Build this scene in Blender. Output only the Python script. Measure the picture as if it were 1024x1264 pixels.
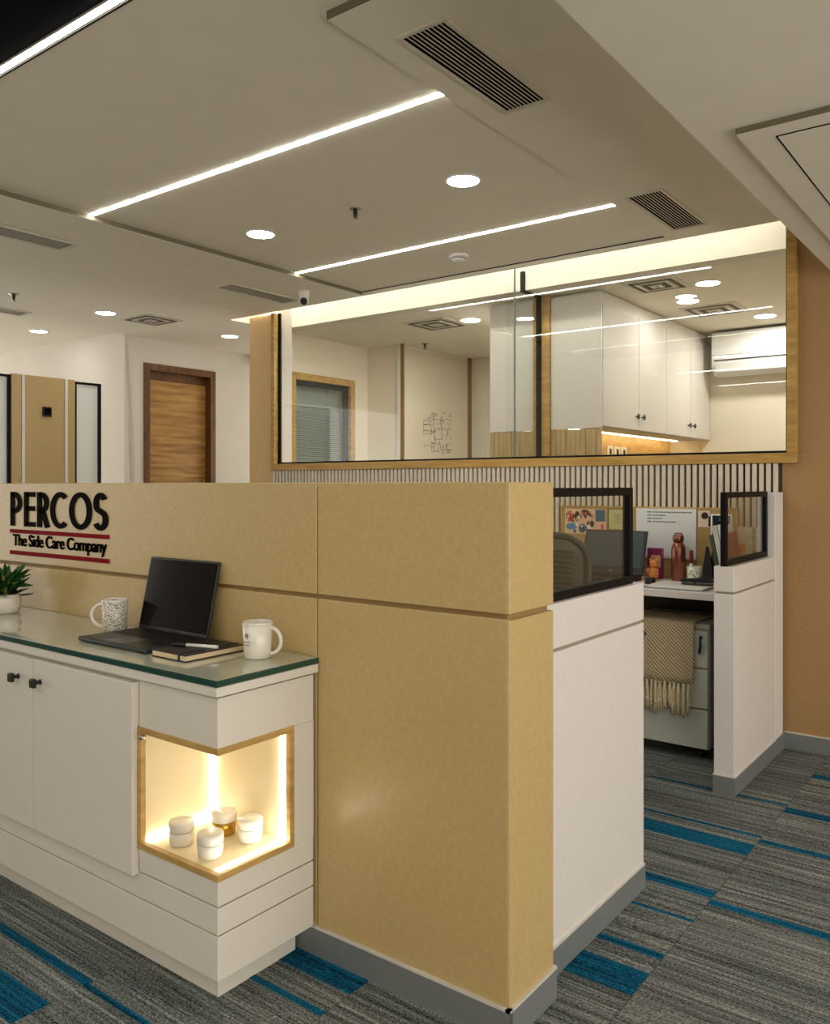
import bpy, bmesh, math, random
from mathutils import Vector, Matrix

# ------------------------------------------------------------------ camera, world, exposure
SC = bpy.context.scene
for _o in list(bpy.data.objects):
    bpy.data.objects.remove(_o)
COL = SC.collection
PI = math.pi
F_PX, EYE = 1033.0, 1.25
YAW = math.atan2(783, F_PX)
cam_d = bpy.data.cameras.new('camera')
cam_d.lens = F_PX / 1264 * 36
cam_d.sensor_width = 36
cam_d.shift_y = -33 / 1264
cam_d.clip_start = .05
cam = bpy.data.objects.new('camera', cam_d)
COL.objects.link(cam)
cam.location = (0, 0, EYE)
cam.rotation_euler = (PI / 2, 0, YAW)
SC.camera = cam

wd = bpy.data.worlds.new('world')
SC.world = wd
wd.use_nodes = True
wd.node_tree.nodes['Background'].inputs[0].default_value = (1, .94, .86, 1)
wd.node_tree.nodes['Background'].inputs[1].default_value = 1.0

SC.view_settings.view_transform = 'Standard'
SC.view_settings.look = 'None'
SC.view_settings.gamma = 1
SC.view_settings.use_curve_mapping = False
SC.view_settings.exposure = 1.32
LED_STRENGTH = 14.0
SPOT_STRENGTH = 30.0

# ------------------------------------------------------------------ materials
def lin(c):
    return tuple(((v / 255) / 12.92 if v / 255 <= .04045 else ((v / 255 + .055) / 1.055) ** 2.4) for v in c) + (1,)

MATS = {}
def base_mat(name):
    m = bpy.data.materials.new(name)
    m.use_nodes = True
    MATS[name] = m
    nt = m.node_tree
    return m, nt, nt.nodes['Principled BSDF']

def node(nt, kind, **inp):
    n = nt.nodes.new(kind)
    for k, v in inp.items():
        n.inputs[k].default_value = v
    return n

def coords(nt, scale=(1, 1, 1), kind='Object'):
    tc = nt.nodes.new('ShaderNodeTexCoord')
    mp = nt.nodes.new('ShaderNodeMapping')
    mp.inputs['Scale'].default_value = scale
    nt.links.new(tc.outputs[kind], mp.inputs['Vector'])
    return mp.outputs['Vector']

def ramp(nt, fac, stops):
    r = nt.nodes.new('ShaderNodeValToRGB')
    e = r.color_ramp.elements
    e[0].position, e[0].color = stops[0]
    e[1].position, e[1].color = stops[1]
    for p, c in stops[2:]:
        x = e.new(p)
        x.color = c
    nt.links.new(fac, r.inputs['Fac'])
    return r.outputs['Color']

def mat(name, rgb, rough=.5, metal=0., vary=.06, scale=(30, 30, 30), bump=0., spec=.5, coat=0.):
    """plain colour with a fine procedural mottling"""
    m, nt, b = base_mat(name)
    c = lin(rgb)
    n = node(nt, 'ShaderNodeTexNoise', Scale=1.0, Detail=4.0)
    nt.links.new(coords(nt, scale), n.inputs['Vector'])
    lo = tuple(max(0, v * (1 - vary)) for v in c[:3]) + (1,)
    hi = tuple(min(1, v * (1 + vary)) for v in c[:3]) + (1,)
    nt.links.new(ramp(nt, n.outputs['Fac'], [(.3, lo), (.7, hi)]), b.inputs['Base Color'])
    b.inputs['Roughness'].default_value = rough
    b.inputs['Metallic'].default_value = metal
    b.inputs['Specular IOR Level'].default_value = spec
    b.inputs['Coat Weight'].default_value = coat
    if bump:
        bp = node(nt, 'ShaderNodeBump', Strength=bump, Distance=.002)
        nt.links.new(n.outputs['Fac'], bp.inputs['Height'])
        nt.links.new(bp.outputs['Normal'], b.inputs['Normal'])
    return m

def emit(name, rgb, strength):
    m, nt, b = base_mat(name)
    b.inputs['Base Color'].default_value = (.8, .8, .8, 1)
    b.inputs['Emission Color'].default_value = rgb + (1,)
    b.inputs['Emission Strength'].default_value = strength
    return m

def wood(name, dark, light, scale, rough=.4, dist=3.0):
    m, nt, b = base_mat(name)
    n = node(nt, 'ShaderNodeTexNoise', Scale=1.0, Detail=6.0, Distortion=dist * .2)
    nt.links.new(coords(nt, scale), n.inputs['Vector'])
    nt.links.new(ramp(nt, n.outputs['Fac'], [(.32, lin(dark)), (.68, lin(light))]), b.inputs['Base Color'])
    b.inputs['Roughness'].default_value = rough
    return m

def glass(name, tint=(1, 1, 1), ior=1.5, rough=0.0):
    m, nt, b = base_mat(name)
    nt.nodes.remove(b)
    out = nt.nodes['Material Output']
    tr = nt.nodes.new('ShaderNodeBsdfTransparent')
    tr.inputs[0].default_value = tint + (1,)
    gl = nt.nodes.new('ShaderNodeBsdfGlossy')
    gl.inputs['Roughness'].default_value = rough
    lw = node(nt, 'ShaderNodeLayerWeight', Blend=.5)          # Schlick reflectance, the same from both sides
    pw = nt.nodes.new('ShaderNodeMath'); pw.operation = 'POWER'; pw.inputs[1].default_value = 5.0
    nt.links.new(lw.outputs['Facing'], pw.inputs[0])
    fr = nt.nodes.new('ShaderNodeMath'); fr.operation = 'MULTIPLY_ADD'; fr.inputs[1].default_value = .96; fr.inputs[2].default_value = .04
    nt.links.new(pw.outputs[0], fr.inputs[0])
    mx = nt.nodes.new('ShaderNodeMixShader')
    nt.links.new(fr.outputs[0], mx.inputs[0])
    nt.links.new(tr.outputs[0], mx.inputs[1])
    nt.links.new(gl.outputs[0], mx.inputs[2])
    nt.links.new(mx.outputs[0], out.inputs[0])
    return m

def carpet(name, stops, bump=.5):
    m, nt, b = base_mat(name)
    oi = nt.nodes.new('ShaderNodeObjectInfo')
    geo = nt.nodes.new('ShaderNodeNewGeometry')
    add = nt.nodes.new('ShaderNodeVectorMath'); add.operation = 'ADD'
    cmb = nt.nodes.new('ShaderNodeCombineXYZ')
    mul = nt.nodes.new('ShaderNodeMath'); mul.operation = 'MULTIPLY'; mul.inputs[1].default_value = 37.0
    nt.links.new(oi.outputs['Random'], mul.inputs[0])
    for k in range(3):
        nt.links.new(mul.outputs[0], cmb.inputs[k])
    nt.links.new(geo.outputs['Position'], add.inputs[0])
    nt.links.new(cmb.outputs[0], add.inputs[1])
    def nz(scale, detail=3.0, rough=.5):
        mp = nt.nodes.new('ShaderNodeMapping'); mp.inputs['Scale'].default_value = scale
        nt.links.new(add.outputs[0], mp.inputs['Vector'])
        n = node(nt, 'ShaderNodeTexNoise', Scale=1.0, Detail=detail, Roughness=rough)
        nt.links.new(mp.outputs[0], n.inputs['Vector'])
        return n.outputs['Fac']
    broad, stripe, tuft = nz((.8, 40, 1), 2), nz((2.2, 130, 1), 3, .6), nz((150, 240, 60), 2)
    def mixf(a, bb, f):
        x = nt.nodes.new('ShaderNodeMix'); x.data_type = 'FLOAT'
        x.inputs[0].default_value = f
        nt.links.new(a, x.inputs[2]); nt.links.new(bb, x.inputs[3])
        return x.outputs[0]
    v = mixf(mixf(broad, stripe, .72), tuft, .42)
    nt.links.new(ramp(nt, v, stops), b.inputs['Base Color'])
    b.inputs['Roughness'].default_value = .95
    b.inputs['Specular IOR Level'].default_value = .1
    bp = node(nt, 'ShaderNodeBump', Strength=bump, Distance=.006)
    nt.links.new(mixf(stripe, tuft, .5), bp.inputs['Height'])
    nt.links.new(bp.outputs['Normal'], b.inputs['Normal'])
    return m

WARM = (1.0, .95, .86)
NEUT = (1.0, .96, .91)
ceil_m = mat('ceiling_paint', (238, 231, 214), .8, vary=.02, scale=(6, 6, 6), spec=.2)
white_wall = mat('white_wall_paint', (228, 222, 212), .75, vary=.02, scale=(5, 5, 5), spec=.3)
cream_wall = mat('cream_wall_paint', (232, 222, 200), .7, vary=.02, scale=(5, 5, 5), spec=.3)
brown_wall = mat('brown_wall_paper', (168, 132, 86), .6, vary=.07, scale=(60, 60, 60), bump=.15)
tan_lam = mat('tan_laminate', (196, 170, 116), .33, vary=.06, scale=(70, 70, 70), bump=.04)
tan_core = mat('tan_groove', (150, 120, 72), .6)
white_lam = mat('white_laminate', (226, 220, 214), .38, vary=.02, scale=(40, 40, 40))
cab_white = mat('cabinet_white_laminate', (226, 220, 208), .42, vary=.012, scale=(3, 60, 60))
groove_m = mat('groove_shadow_laminate', (150, 140, 122), .6)
steel_skirt = mat('brushed_metal_skirting', (138, 142, 142), .42, metal=.35, vary=.05, scale=(3, 3, 200))
skirt_lip = mat('skirting_lip', (226, 222, 212), .35, metal=.2)
black_metal = mat('black_frame_metal', (12, 12, 13), .5, vary=.1, spec=.15)
black_pl = mat('black_plastic', (18, 18, 20), .45, vary=.1)
void_black = mat('black_ceiling_panel', (10, 11, 11), .9, spec=.05)
grille_dark = mat('grille_cavity', (9, 10, 10), .95, spec=0.)
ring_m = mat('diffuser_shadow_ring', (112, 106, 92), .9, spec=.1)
grille_m = mat('grille_paint', (212, 205, 188), .5)
wood_oak = wood('oak_edge', (176, 138, 74), (206, 170, 104), (8, 8, 40), .4)
wood_frame = wood('oak_window_frame', (170, 130, 62), (203, 165, 92), (4, 30, 40), .4)
door_wood = wood('teak_door_veneer', (146, 100, 44), (206, 158, 88), (5, 2.2, 26), .45)
door_frame_w = wood('dark_teak_frame', (84, 52, 22), (120, 78, 36), (20, 20, 4), .45)
plank_wood = wood('pale_oak_planks', (176, 148, 100), (208, 182, 134), (50, 50, 4), .5)
slat_m = mat('fluted_slat', (216, 206, 188), .55, vary=.04, scale=(40, 40, 6))
slat_back = mat('fluted_backing', (66, 56, 42), .8)
white_pl = mat('white_plastic', (232, 230, 224), .35, vary=.01)
ceramic = mat('white_ceramic', (232, 226, 214), .18, vary=.01, coat=.4)
chrome = mat('brushed_steel', (190, 188, 184), .25, metal=1.0)
gunmetal = mat('gunmetal', (60, 58, 54), .35, metal=.9)
led_m = emit('led_diffuser', NEUT, LED_STRENGTH)
cove_m = emit('cove_led', WARM, 11.0)
edge_led = emit('edge_led_diffuser', NEUT, 12.0)
room_spot = emit('pantry_downlight_diffuser', NEUT, 26.0)
far_spot = emit('pantry_end_downlight_diffuser', NEUT, 85.0)
meet_spot = emit('meeting_downlight_diffuser', NEUT, 170.0)
hall_spot = emit('corridor_downlight_diffuser', NEUT, 13.0)
spot_m = emit('downlight_diffuser', NEUT, SPOT_STRENGTH)
niche_led = emit('niche_led', (1.0, .93, .80), 7.0)
under_led = emit('under_cabinet_led', (1.0, .72, .38), 7.0)
glass_m = glass('window_glass', (.97, .985, .975))
clear_m = glass('clear_glass', (.985, .995, .99))
smoke_m = glass('tinted_screen_glass', (.93, .95, .92))
frost_m = mat('frosted_glass', (206, 214, 208), .45)
carpet_m = carpet('grey_striped_carpet', [(.37, lin((28, 31, 33))), (.45, lin((80, 85, 85))), (.54, lin((120, 126, 122))), (.64, lin((172, 176, 168)))])
blue_m = carpet('blue_carpet', [(.40, lin((3, 34, 50))), (.48, lin((8, 74, 102))), (.60, lin((26, 112, 146)))])
niche_in = mat('niche_cream_lining', (240, 224, 188), .5, vary=.01)

# ------------------------------------------------------------------ mesh helpers
def bm_new():
    return bmesh.new()

def box(bm, x0, x1, y0, y1, z0, z1, bev=0., seg=1):
    g = bmesh.ops.create_cube(bm, size=1.0)
    vs = g['verts']
    bmesh.ops.scale(bm, vec=(x1 - x0, y1 - y0, z1 - z0), verts=vs)
    bmesh.ops.translate(bm, vec=((x0 + x1) / 2, (y0 + y1) / 2, (z0 + z1) / 2), verts=vs)
    if bev:
        es = list({e for v in vs for e in v.link_edges})
        r = bmesh.ops.bevel(bm, geom=es, offset=bev, segments=seg, profile=.5, affect='EDGES')
        return list({v for f in r['faces'] for v in f.verts})
    return vs

def lathe(bm, prof, seg=32, cx=0, cy=0, cap=True):
    rings = []
    for r, z in prof:
        if r < 1e-6:
            rings.append([bm.verts.new((cx, cy, z))])
        else:
            rings.append([bm.verts.new((cx + r * math.cos(2 * PI * i / seg), cy + r * math.sin(2 * PI * i / seg), z)) for i in range(seg)])
    for a, b in zip(rings, rings[1:]):
        if len(a) == 1 and len(b) == 1:
            continue
        for i in range(seg):
            j = (i + 1) % seg
            if len(a) == 1:
                f = bm.faces.new((a[0], b[j], b[i]))
            elif len(b) == 1:
                f = bm.faces.new((a[i], a[j], b[0]))
            else:
                f = bm.faces.new((a[i], a[j], b[j], b[i]))
            f.smooth = True
    if cap:
        for rg, fl in ((rings[0], True), (rings[-1], False)):
            if len(rg) > 2:
                bm.faces.new(rg[::-1] if fl else rg)
    return [v for rg in rings for v in rg]

def tube(bm, pts, r, seg=10, closed=False, flat=1.0):
    pts = [Vector(p) for p in pts]
    n = len(pts)
    rads = r if isinstance(r, (list, tuple)) else [r] * n
    rings, up = [], None
    for i, p in enumerate(pts):
        if closed:
            t = pts[(i + 1) % n] - pts[i - 1]
        else:
            t = pts[min(i + 1, n - 1)] - pts[max(i - 1, 0)]
        t.normalize()
        if up is None:
            a = Vector((0, 0, 1)) if abs(t.z) < .9 else Vector((1, 0, 0))
            up = (a - t * a.dot(t)).normalized()
        else:
            up = (up - t * up.dot(t)).normalized()
        s = t.cross(up)
        rings.append([bm.verts.new(p + (up * math.cos(2 * PI * k / seg) * flat + s * math.sin(2 * PI * k / seg)) * rads[i]) for k in range(seg)])
    m = n if closed else n - 1
    for i in range(m):
        a, b = rings[i], rings[(i + 1) % n]
        for k in range(seg):
            f = bm.faces.new((a[k], a[(k + 1) % seg], b[(k + 1) % seg], b[k]))
            f.smooth = True
    if not closed:
        bm.faces.new(rings[0][::-1]); bm.faces.new(rings[-1])
    return [v for rg in rings for v in rg]

def prism(bm, pts, axis, a0, a1):
    """extrude a 2-D polygon (pts) along axis from a0 to a1"""
    def P(p, a):
        return {'x': (a, p[0], p[1]), 'y': (p[0], a, p[1]), 'z': (p[0], p[1], a)}[axis]
    A = [bm.verts.new(P(p, a0)) for p in pts]
    B = [bm.verts.new(P(p, a1)) for p in pts]
    n = len(pts)
    bm.faces.new(A); bm.faces.new(B[::-1])
    for i in range(n):
        bm.faces.new((A[i], B[i], B[(i + 1) % n], A[(i + 1) % n]))
    return A + B

def rot(bm, vs, ang, axis, c=(0, 0, 0)):
    bmesh.ops.rotate(bm, verts=vs, cent=c, matrix=Matrix.Rotation(ang, 3, axis))

def obj(name, bm, m, parent=None, world=True):
    """link a bmesh as one mesh object; bm in world coordinates (world=True) or in the parent's own"""
    bmesh.ops.recalc_face_normals(bm, faces=bm.faces)
    me = bpy.data.meshes.new(name)
    bm.to_mesh(me); bm.free()
    me.materials.append(m)
    return link(name, me, parent, world)

def link(name, me, parent=None, world=True):
    o = bpy.data.objects.new(name, me)
    COL.objects.link(o)
    if parent is not None:
        o.parent = parent
        if world:
            base = Matrix.Identity(4)
            p = parent
            while p is not None:
                base = Matrix.LocRotScale(p.location, p.rotation_euler, None) @ base
                p = p.parent
            o.matrix_basis = base.inverted()
            me_loc = o.matrix_basis.to_translation()
            o.location = me_loc
    return o

def bobj(name, m, parent, *b, bev=0., seg=1, world=True):
    bm = bm_new()
    box(bm, *b, bev=bev, seg=seg)
    return obj(name, bm, m, parent, world)

def tag(o, label=None, cat=None, group=None, kind=None):
    if label: o['label'] = label
    if cat: o['category'] = cat
    if group: o['group'] = group
    if kind: o['kind'] = kind
    return o

def thing(name, label, cat, loc=(0, 0, 0), rz=0, group=None, kind=None):
    o = bpy.data.objects.new(name, None)
    o.empty_display_size = .1
    COL.objects.link(o)
    o.location = loc
    o.rotation_euler = (0, 0, rz)
    return tag(o, label, cat, group, kind)

def struct(name, label=None):
    o = bpy.data.objects.new(name, None)
    COL.objects.link(o)
    o['kind'] = 'structure'
    if label: o['label'] = label
    return o

def sbox(name, m, *b, label=None, bev=0.):
    bm = bm_new(); box(bm, *b, bev=bev)
    o = obj(name, bm, m)
    o['kind'] = 'structure'
    if label: o['label'] = label
    return o

def copy_tree(o, parent=None):
    c = o.copy(); COL.objects.link(c)
    if parent is not None: c.parent = parent
    for ch in [x for x in bpy.data.objects if x.parent == o]:
        copy_tree(ch, c)
    return c

# ------------------------------------------------------------------ levels and lines of the place (metres)
ZLOW, ZTRAY, ZIN, ZSOF = 2.507, 2.53, 2.447, 2.21
WIN = 4.25            # window wall
XB, XA, XC = -3.62, -1.555, -.78

# ------------------------------------------------------------------ floor
floor = struct('floor', 'grey striped carpet tiles with blue accent strips')
bobj('floor_screed', mat('screed', (60, 60, 58), .9), floor, -9.5, 2.5, -3.5, 7.2, -.06, -.012)
TILE, X0T, Y0T = .553, -.815, 1.955
tile_me = None
for i in range(-12, 4):
    for j in range(-8, 9):
        x, y = X0T + i * TILE, Y0T + j * TILE
        if not (-7.0 < x < 1.2 and -2.0 < y < 6.3):
            continue
        near = (x > -4.2 and y < 4.4 and y > 0)
        if not near:
            continue
        if tile_me is None:
            bm = bm_new(); box(bm, .0008, TILE - .0008, .0008, TILE - .0008, -.012, 0, bev=.001)
            bmesh.ops.recalc_face_normals(bm, faces=bm.faces)
            tile_me = bpy.data.meshes.new('carpet_tile'); bm.to_mesh(tile_me); bm.free()
            tile_me.materials.append(carpet_m)
        o = bpy.data.objects.new('carpet_tile', tile_me); COL.objects.link(o)
        o.parent = floor; o.location = (x, y, 0)
bobj('far_carpet', carpet_m, floor, -9.5, X0T - 6 * TILE - .001, -3.5, 7.2, -.012, -.0005)
bobj('rear_carpet', carpet_m, floor, X0T - 6 * TILE, 2.5, -3.5, Y0T - 3 * TILE - .001, -.012, -.0005)
bobj('room_carpet', carpet_m, floor, X0T - 6 * TILE, 2.5, Y0T + 5 * TILE + .001, 7.2, -.012, -.0005)
L0, L1, L2, L3, R1 = -.815, -1.368, -1.921, -2.474, -.262
STRIPS = [(L1, L0, 1.955, 2.068), (L1, L0, 2.147, 2.178), (L1, L0, 2.385, 2.40), (L1, L0, 2.56, 2.61), (L0, R1, 2.518, 2.553),
          (L1, L0, 2.925, 3.027), (L0, R1, 3.06, 3.093), (L0, R1, 3.40, 3.458), (L1, L0, 3.468, 3.486), (L1, L0, 3.102, 3.12),
          (L0, R1, 3.875, 3.925), (L3, L2, 1.166, 1.192), (L3, L2, .98, 1.077), (L2, L1, 1.436, 1.456), (L2, L1, 1.54, 1.612),
          (L2, L1, 1.163, 1.18), (L0, R1, 1.72, 1.80), (R1, R1 + TILE, 2.2, 2.31), (R1, R1 + TILE, 2.9, 2.93), (L2, L1, .80, .86)]
for a, b, c, d in STRIPS:
    bobj('blue_strip', blue_m, floor, a + .001, b - .001, c, d, -.004, .0012, bev=.0008)

# ------------------------------------------------------------------ ceilings
ceiling = struct('ceiling', 'off-white plasterboard ceiling with a shallow recessed tray')
T = 2.75
bobj('tray_panel', ceil_m, ceiling, XB, XA, 1.306, 4.196, ZTRAY, T)
bobj('tray_panel', ceil_m, ceiling, XA, 2.5, 1.306, 1.66, ZTRAY, T)
bobj('border_panel', ceil_m, ceiling, -6.15, XB, -3.5, 4.22, ZLOW, T)
bobj('border_panel', ceil_m, ceiling, -6.15, -4.96, 4.22, 7.2, ZLOW, T)
bobj('alcove_panel', ceil_m, ceiling, -9.5, -6.15, -3.5, 4.2, ZLOW + .035, T)
bobj('border_panel', ceil_m, ceiling, XB, XA, 4.203, 4.222, ZLOW, T)
bobj('grille_panel', ceil_m, ceiling, XA, XC, 1.66, 4.22, ZLOW, T)
bobj('soffit_panel', ceil_m, ceiling, XC, 2.5, 1.25, WIN + .2, ZSOF, T)
bobj('shadow_gap', black_metal, ceiling, XB, XA, 4.196, 4.203, ZTRAY - .004, T)
bobj('black_panel', void_black, ceiling, XB, 2.5, .55, 1.268, ZTRAY + .004, T)
bobj('edge_profile', gunmetal, ceiling, XB, XC, 1.298, 1.306, ZTRAY - .005, T)
bobj('rear_panel', ceil_m, ceiling, XB, 2.5, -3.5, .55, ZTRAY, T)
bobj('soffit_drop', ceil_m, ceiling, -.674, 1.2, 2.32, 4.1, ZSOF - .016, ZSOF + .02)
bobj('hatch_gap', grille_dark, ceiling, -.59, .3, 2.39, 3.95, ZSOF - .0172, ZSOF - .01)
bobj('access_hatch', ceil_m, ceiling, -.584, .294, 2.396, 3.944, ZSOF - .02, ZSOF - .012)
step_shade_m = mat('painted_step_shade', (120, 114, 92), .8, spec=.1)  # dark strips painting shade onto the ceiling step faces
bobj('step_shade_strip', step_shade_m, ceiling, XB - .001, XB + .003, 1.31, 4.196, ZLOW + .001, ZTRAY + .01)
bobj('step_shade_strip', step_shade_m, ceiling, XA, XC, 1.656, 1.661, ZLOW + .001, ZTRAY + .01)
bobj('step_shade_strip', step_shade_m, ceiling, -.674, 1.2, 2.316, 2.321, ZSOF - .0155, ZSOF + .01)
# the slot above the window, its bulkhead and the ceiling of the rooms behind
bobj('cove_top', white_wall, ceiling, -4.96, XC, 4.222, 4.5, 2.66, T)
bobj('bulkhead', white_wall, ceiling, -4.96, -.9, 4.5, 4.62, ZIN, T)
bobj('room_ceiling', ceil_m, ceiling, -4.96, -.9, 4.62, 7.2, ZIN, T)
bobj('corridor_beam', ceil_m, ceiling, -6.15, -4.78, 5.55, 5.9, 2.40, ZLOW)

# ------------------------------------------------------------------ linear light lines
def led_line(label, x0, x1, y, z, w=.024, group=None, axis='x', xc=None, m=None):
    t = thing('led_line', label, 'light', ((x0 + x1) / 2, y, z), 0, group)
    h = w / 2
    if axis == 'x':
        bobj('diffuser', m or led_m, t, x0, x1, y - h, y + h, z - .003, z + .01)
        bobj('channel', grille_m, t, x0, x1, y - h - .003, y + h + .003, z - .0008, z + .009)
    else:
        bobj('diffuser', m or led_m, t, xc - h, xc + h, x0, x1, z - .003, z + .01)
        bobj('channel', grille_m, t, xc - h - .003, xc + h + .003, x0, x1, z - .0008, z + .009)
    return t
led_line('long white light line in the tray, passing beside the large ceiling grille', XB + .002, XA - .005, 2.23, ZTRAY)
led_line('white light line in the tray beside the smoke detector', XB + .002, XA - .005, 3.59, ZTRAY, .022)
led_line('bright light line along the edge of the black ceiling panel', -3.62, 1.5, 1.284, ZTRAY, .018, m=edge_led)
# the rest of the office behind the camera goes on with the same light lines (seen mirrored in the window)
led_line('light line crossing the rear office ceiling between the added rear downlights', -3.4, 1.0, -.9, ZTRAY)
led_line('light line crossing the rear office ceiling beyond all downlights', -3.4, 1.0, -2.4, ZTRAY)

cl = thing('cove_led_strip', 'warm light strip hidden in the slot above the window', 'light', (-2.9, 4.25, 2.655))
bobj('diffuser', cove_m, cl, -4.94, -1.01, 4.225, 4.240, 2.645, 2.66)

# ------------------------------------------------------------------ downlights
def downlight(label, x, y, z, group, r=.07, m=None):
    t = thing('downlight', label, 'downlight', (x, y, z), 0, group)
    bm = bm_new(); lathe(bm, [(r + .008, .004), (r + .008, -.003), (r, -.006), (r - .004, -.004)], 32, cap=False)
    obj('trim_ring', bm, white_pl, t, False)
    bm = bm_new(); lathe(bm, [(0, -.0045), (r - .003, -.0045), (r - .003, .003), (0, .003)], 32)
    obj('diffuser', bm, m or spot_m, t, False)
    return t
downlight('round downlight in the tray between the two light lines, beyond the grille', -1.96, 2.92, ZTRAY, 'downlights')
downlight('round downlight in the tray near its long step, between two light lines', -3.2, 2.92, ZTRAY, 'downlights')
downlight('small downlight beside the square ceiling diffuser outside the wooden door', -5.48, 3.5, ZLOW, 'downlights', m=hall_spot)
downlight('small downlight in the alcove ceiling above the tan pillar', -6.74, 3.68, ZLOW + .035, 'downlights', m=hall_spot)
downlight('small downlight in the corridor ceiling in front of the wooden door', -5.5, 4.675, ZLOW, 'downlights', m=hall_spot)
downlight('downlight in the glazed room above the marker drawing wall', -3.34, 5.07, ZIN, 'downlights', m=meet_spot)
downlight('downlight in the glazed room by the first ceiling diffuser', -1.61, 4.99, ZIN, 'downlights', m=room_spot)
downlight('downlight in the glazed room above the wall cabinet doors', -1.87, 5.40, ZIN, 'downlights', m=room_spot)
downlight('downlight in the glazed room in front of the air conditioner', -1.6, 6.2, ZIN, 'downlights', m=far_spot)
for x, y in ((.35, 1.9), (.35, 3.2)):
    downlight('downlight in the low soffit over the aisle', x, y, ZSOF, 'aisle downlights')
for x, y in ((-2.6, .1), (-.6, .1), (-1.6, -1.6)):  # out-of-view fixtures added for extra light from behind the camera
    downlight('unseen downlight added in the rear office ceiling', x, y, ZTRAY, 'added rear downlights')

# ------------------------------------------------------------------ ceiling grilles
def make_grille(label, x, y, z):
    t = thing('linear_grille', label, 'air vent', (x, y, z), 0, 'linear air grilles')
    W, Lh, f = .0875, .302, .016
    bm = bm_new()
    box(bm, -W, W, -Lh, -Lh + f, -.007, .004, bev=.002); box(bm, -W, W, Lh - f, Lh, -.007, .004, bev=.002)
    box(bm, -W, -W + f, -Lh + f, Lh - f, -.007, .004, bev=.002); box(bm, W - f, W, -Lh + f, Lh - f, -.007, .004, bev=.002)
    obj('frame', bm, grille_m, t, False)
    bobj('cavity', grille_dark, t, -W + f, W - f, -Lh + f, Lh - f, -.0006, .003, world=False)
    n = 10
    me = None
    for k in range(1, n):
        xx = -W + f + (2 * W - 2 * f) * k / n
        if me is None:
            bm = bm_new(); box(bm, -.0021, .0021, -Lh + f, Lh - f, -.0018, -.0006)
            me = bpy.data.meshes.new('slat'); bm.to_mesh(me); bm.free(); me.materials.append(grille_m)
        o = bpy.data.objects.new('slat', me); COL.objects.link(o); o.parent = t; o.location = (xx, 0, 0)
    return t
g0 = make_grille('long ceiling grille beside the end of the long tray light line', -1.378, 2.136, ZLOW)
def grille_copy(label, x, y, z):
    c = copy_tree(g0); c['label'] = label; c.location = (x, y, z); return c
grille_copy('long ceiling grille close to the window corner, by the soffit', -1.392, 3.75, ZLOW)
grille_copy('ceiling grille outside the tray, in line with the security camera', -4.13, 3.75, ZLOW)
grille_copy('ceiling grille outside the tray, by the end of its long light line', -4.12, 2.12, ZLOW)
grille_copy('ceiling grille beside the small sprinkler, near the tan pillar', -5.98, 2.87, ZLOW)

def diffuser(label, x, y, z, s=.15):
    t = thing('square_diffuser', label, 'air vent', (x, y, z), 0, 'square air diffusers')
    bm = bm_new(); box(bm, -s, s, -s, s, -.004, .002, bev=.001)
    obj('plate', bm, grille_m, t, False)
    for k in range(4):
        a, b = s * (.80 - .19 * k), s * (.68 - .19 * k)
        bm = bm_new()
        lo, hi = -.0075 - .0012 * k, -.004
        box(bm, -a, a, -a, -b, lo, hi); box(bm, -a, a, b, a, lo, hi)
        box(bm, -a, -b, -b, b, lo, hi); box(bm, b, a, -b, b, lo, hi)
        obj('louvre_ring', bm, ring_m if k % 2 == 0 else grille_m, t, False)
    return t
diffuser('square ceiling diffuser in front of the wooden door', -5.44, 3.86, ZLOW, .17)
diffuser('square diffuser in the glazed room beside a downlight and a sprinkler', -3.63, 5.05, ZIN, .19)
diffuser('square diffuser in the glazed room near the top of the wall cabinet', -1.87, 4.86, ZIN, .16)
diffuser('square diffuser in the glazed room in front of the air conditioner', -1.82, 5.78, ZIN, .19)

def sprinkler(label, x, y, z):
    t = thing('sprinkler_head', label, 'sprinkler', (x, y, z), 0, 'sprinkler heads')
    bm = bm_new(); lathe(bm, [(.032, .002), (.032, -.004), (.02, -.008), (0, -.008)], 20); obj('escutcheon', bm, chrome, t, False)
    bm = bm_new(); lathe(bm, [(.01, -.006), (.012, -.02), (.006, -.024), (.004, -.04), (0, -.04)], 14); obj('nozzle', bm, gunmetal, t, False)
    bm = bm_new()
    for sx in (-1, 1):
        tube(bm, [(sx * .011, 0, -.018), (sx * .013, 0, -.032), (sx * .002, 0, -.045)], .0022, 6)
    obj('frame_arms', bm, gunmetal, t, False)
    bm = bm_new(); lathe(bm, [(0, -.045), (.015, -.045), (.015, -.048), (0, -.048)], 18); obj('deflector', bm, chrome, t, False)
sprinkler('sprinkler head in the middle of the tray', -2.56, 2.92, ZTRAY)
sprinkler('small sprinkler head by the grille near the tan pillar', -5.42, 2.79, ZLOW)
sprinkler('sprinkler head in the glazed room by the marker drawing', -4.2, 5.68, ZIN)

t = thing('smoke_detector', 'round white smoke detector on the tray ceiling', 'smoke detector', (-2.62, 3.86, ZTRAY))
bm = bm_new(); lathe(bm, [(.055, .002), (.055, -.012), (.05, -.016), (0, -.016)], 32); obj('base', bm, white_pl, t, False)
bm = bm_new(); lathe(bm, [(.04, -.014), (.04, -.024), (.034, -.032), (.02, -.036), (0, -.036)], 32); obj('chamber', bm, white_pl, t, False)
bm = bm_new(); lathe(bm, [(.0405, -.019), (.0415, -.021), (.0405, -.023)], 32, cap=False); obj('vent_slot', bm, gunmetal, t, False)

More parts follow.
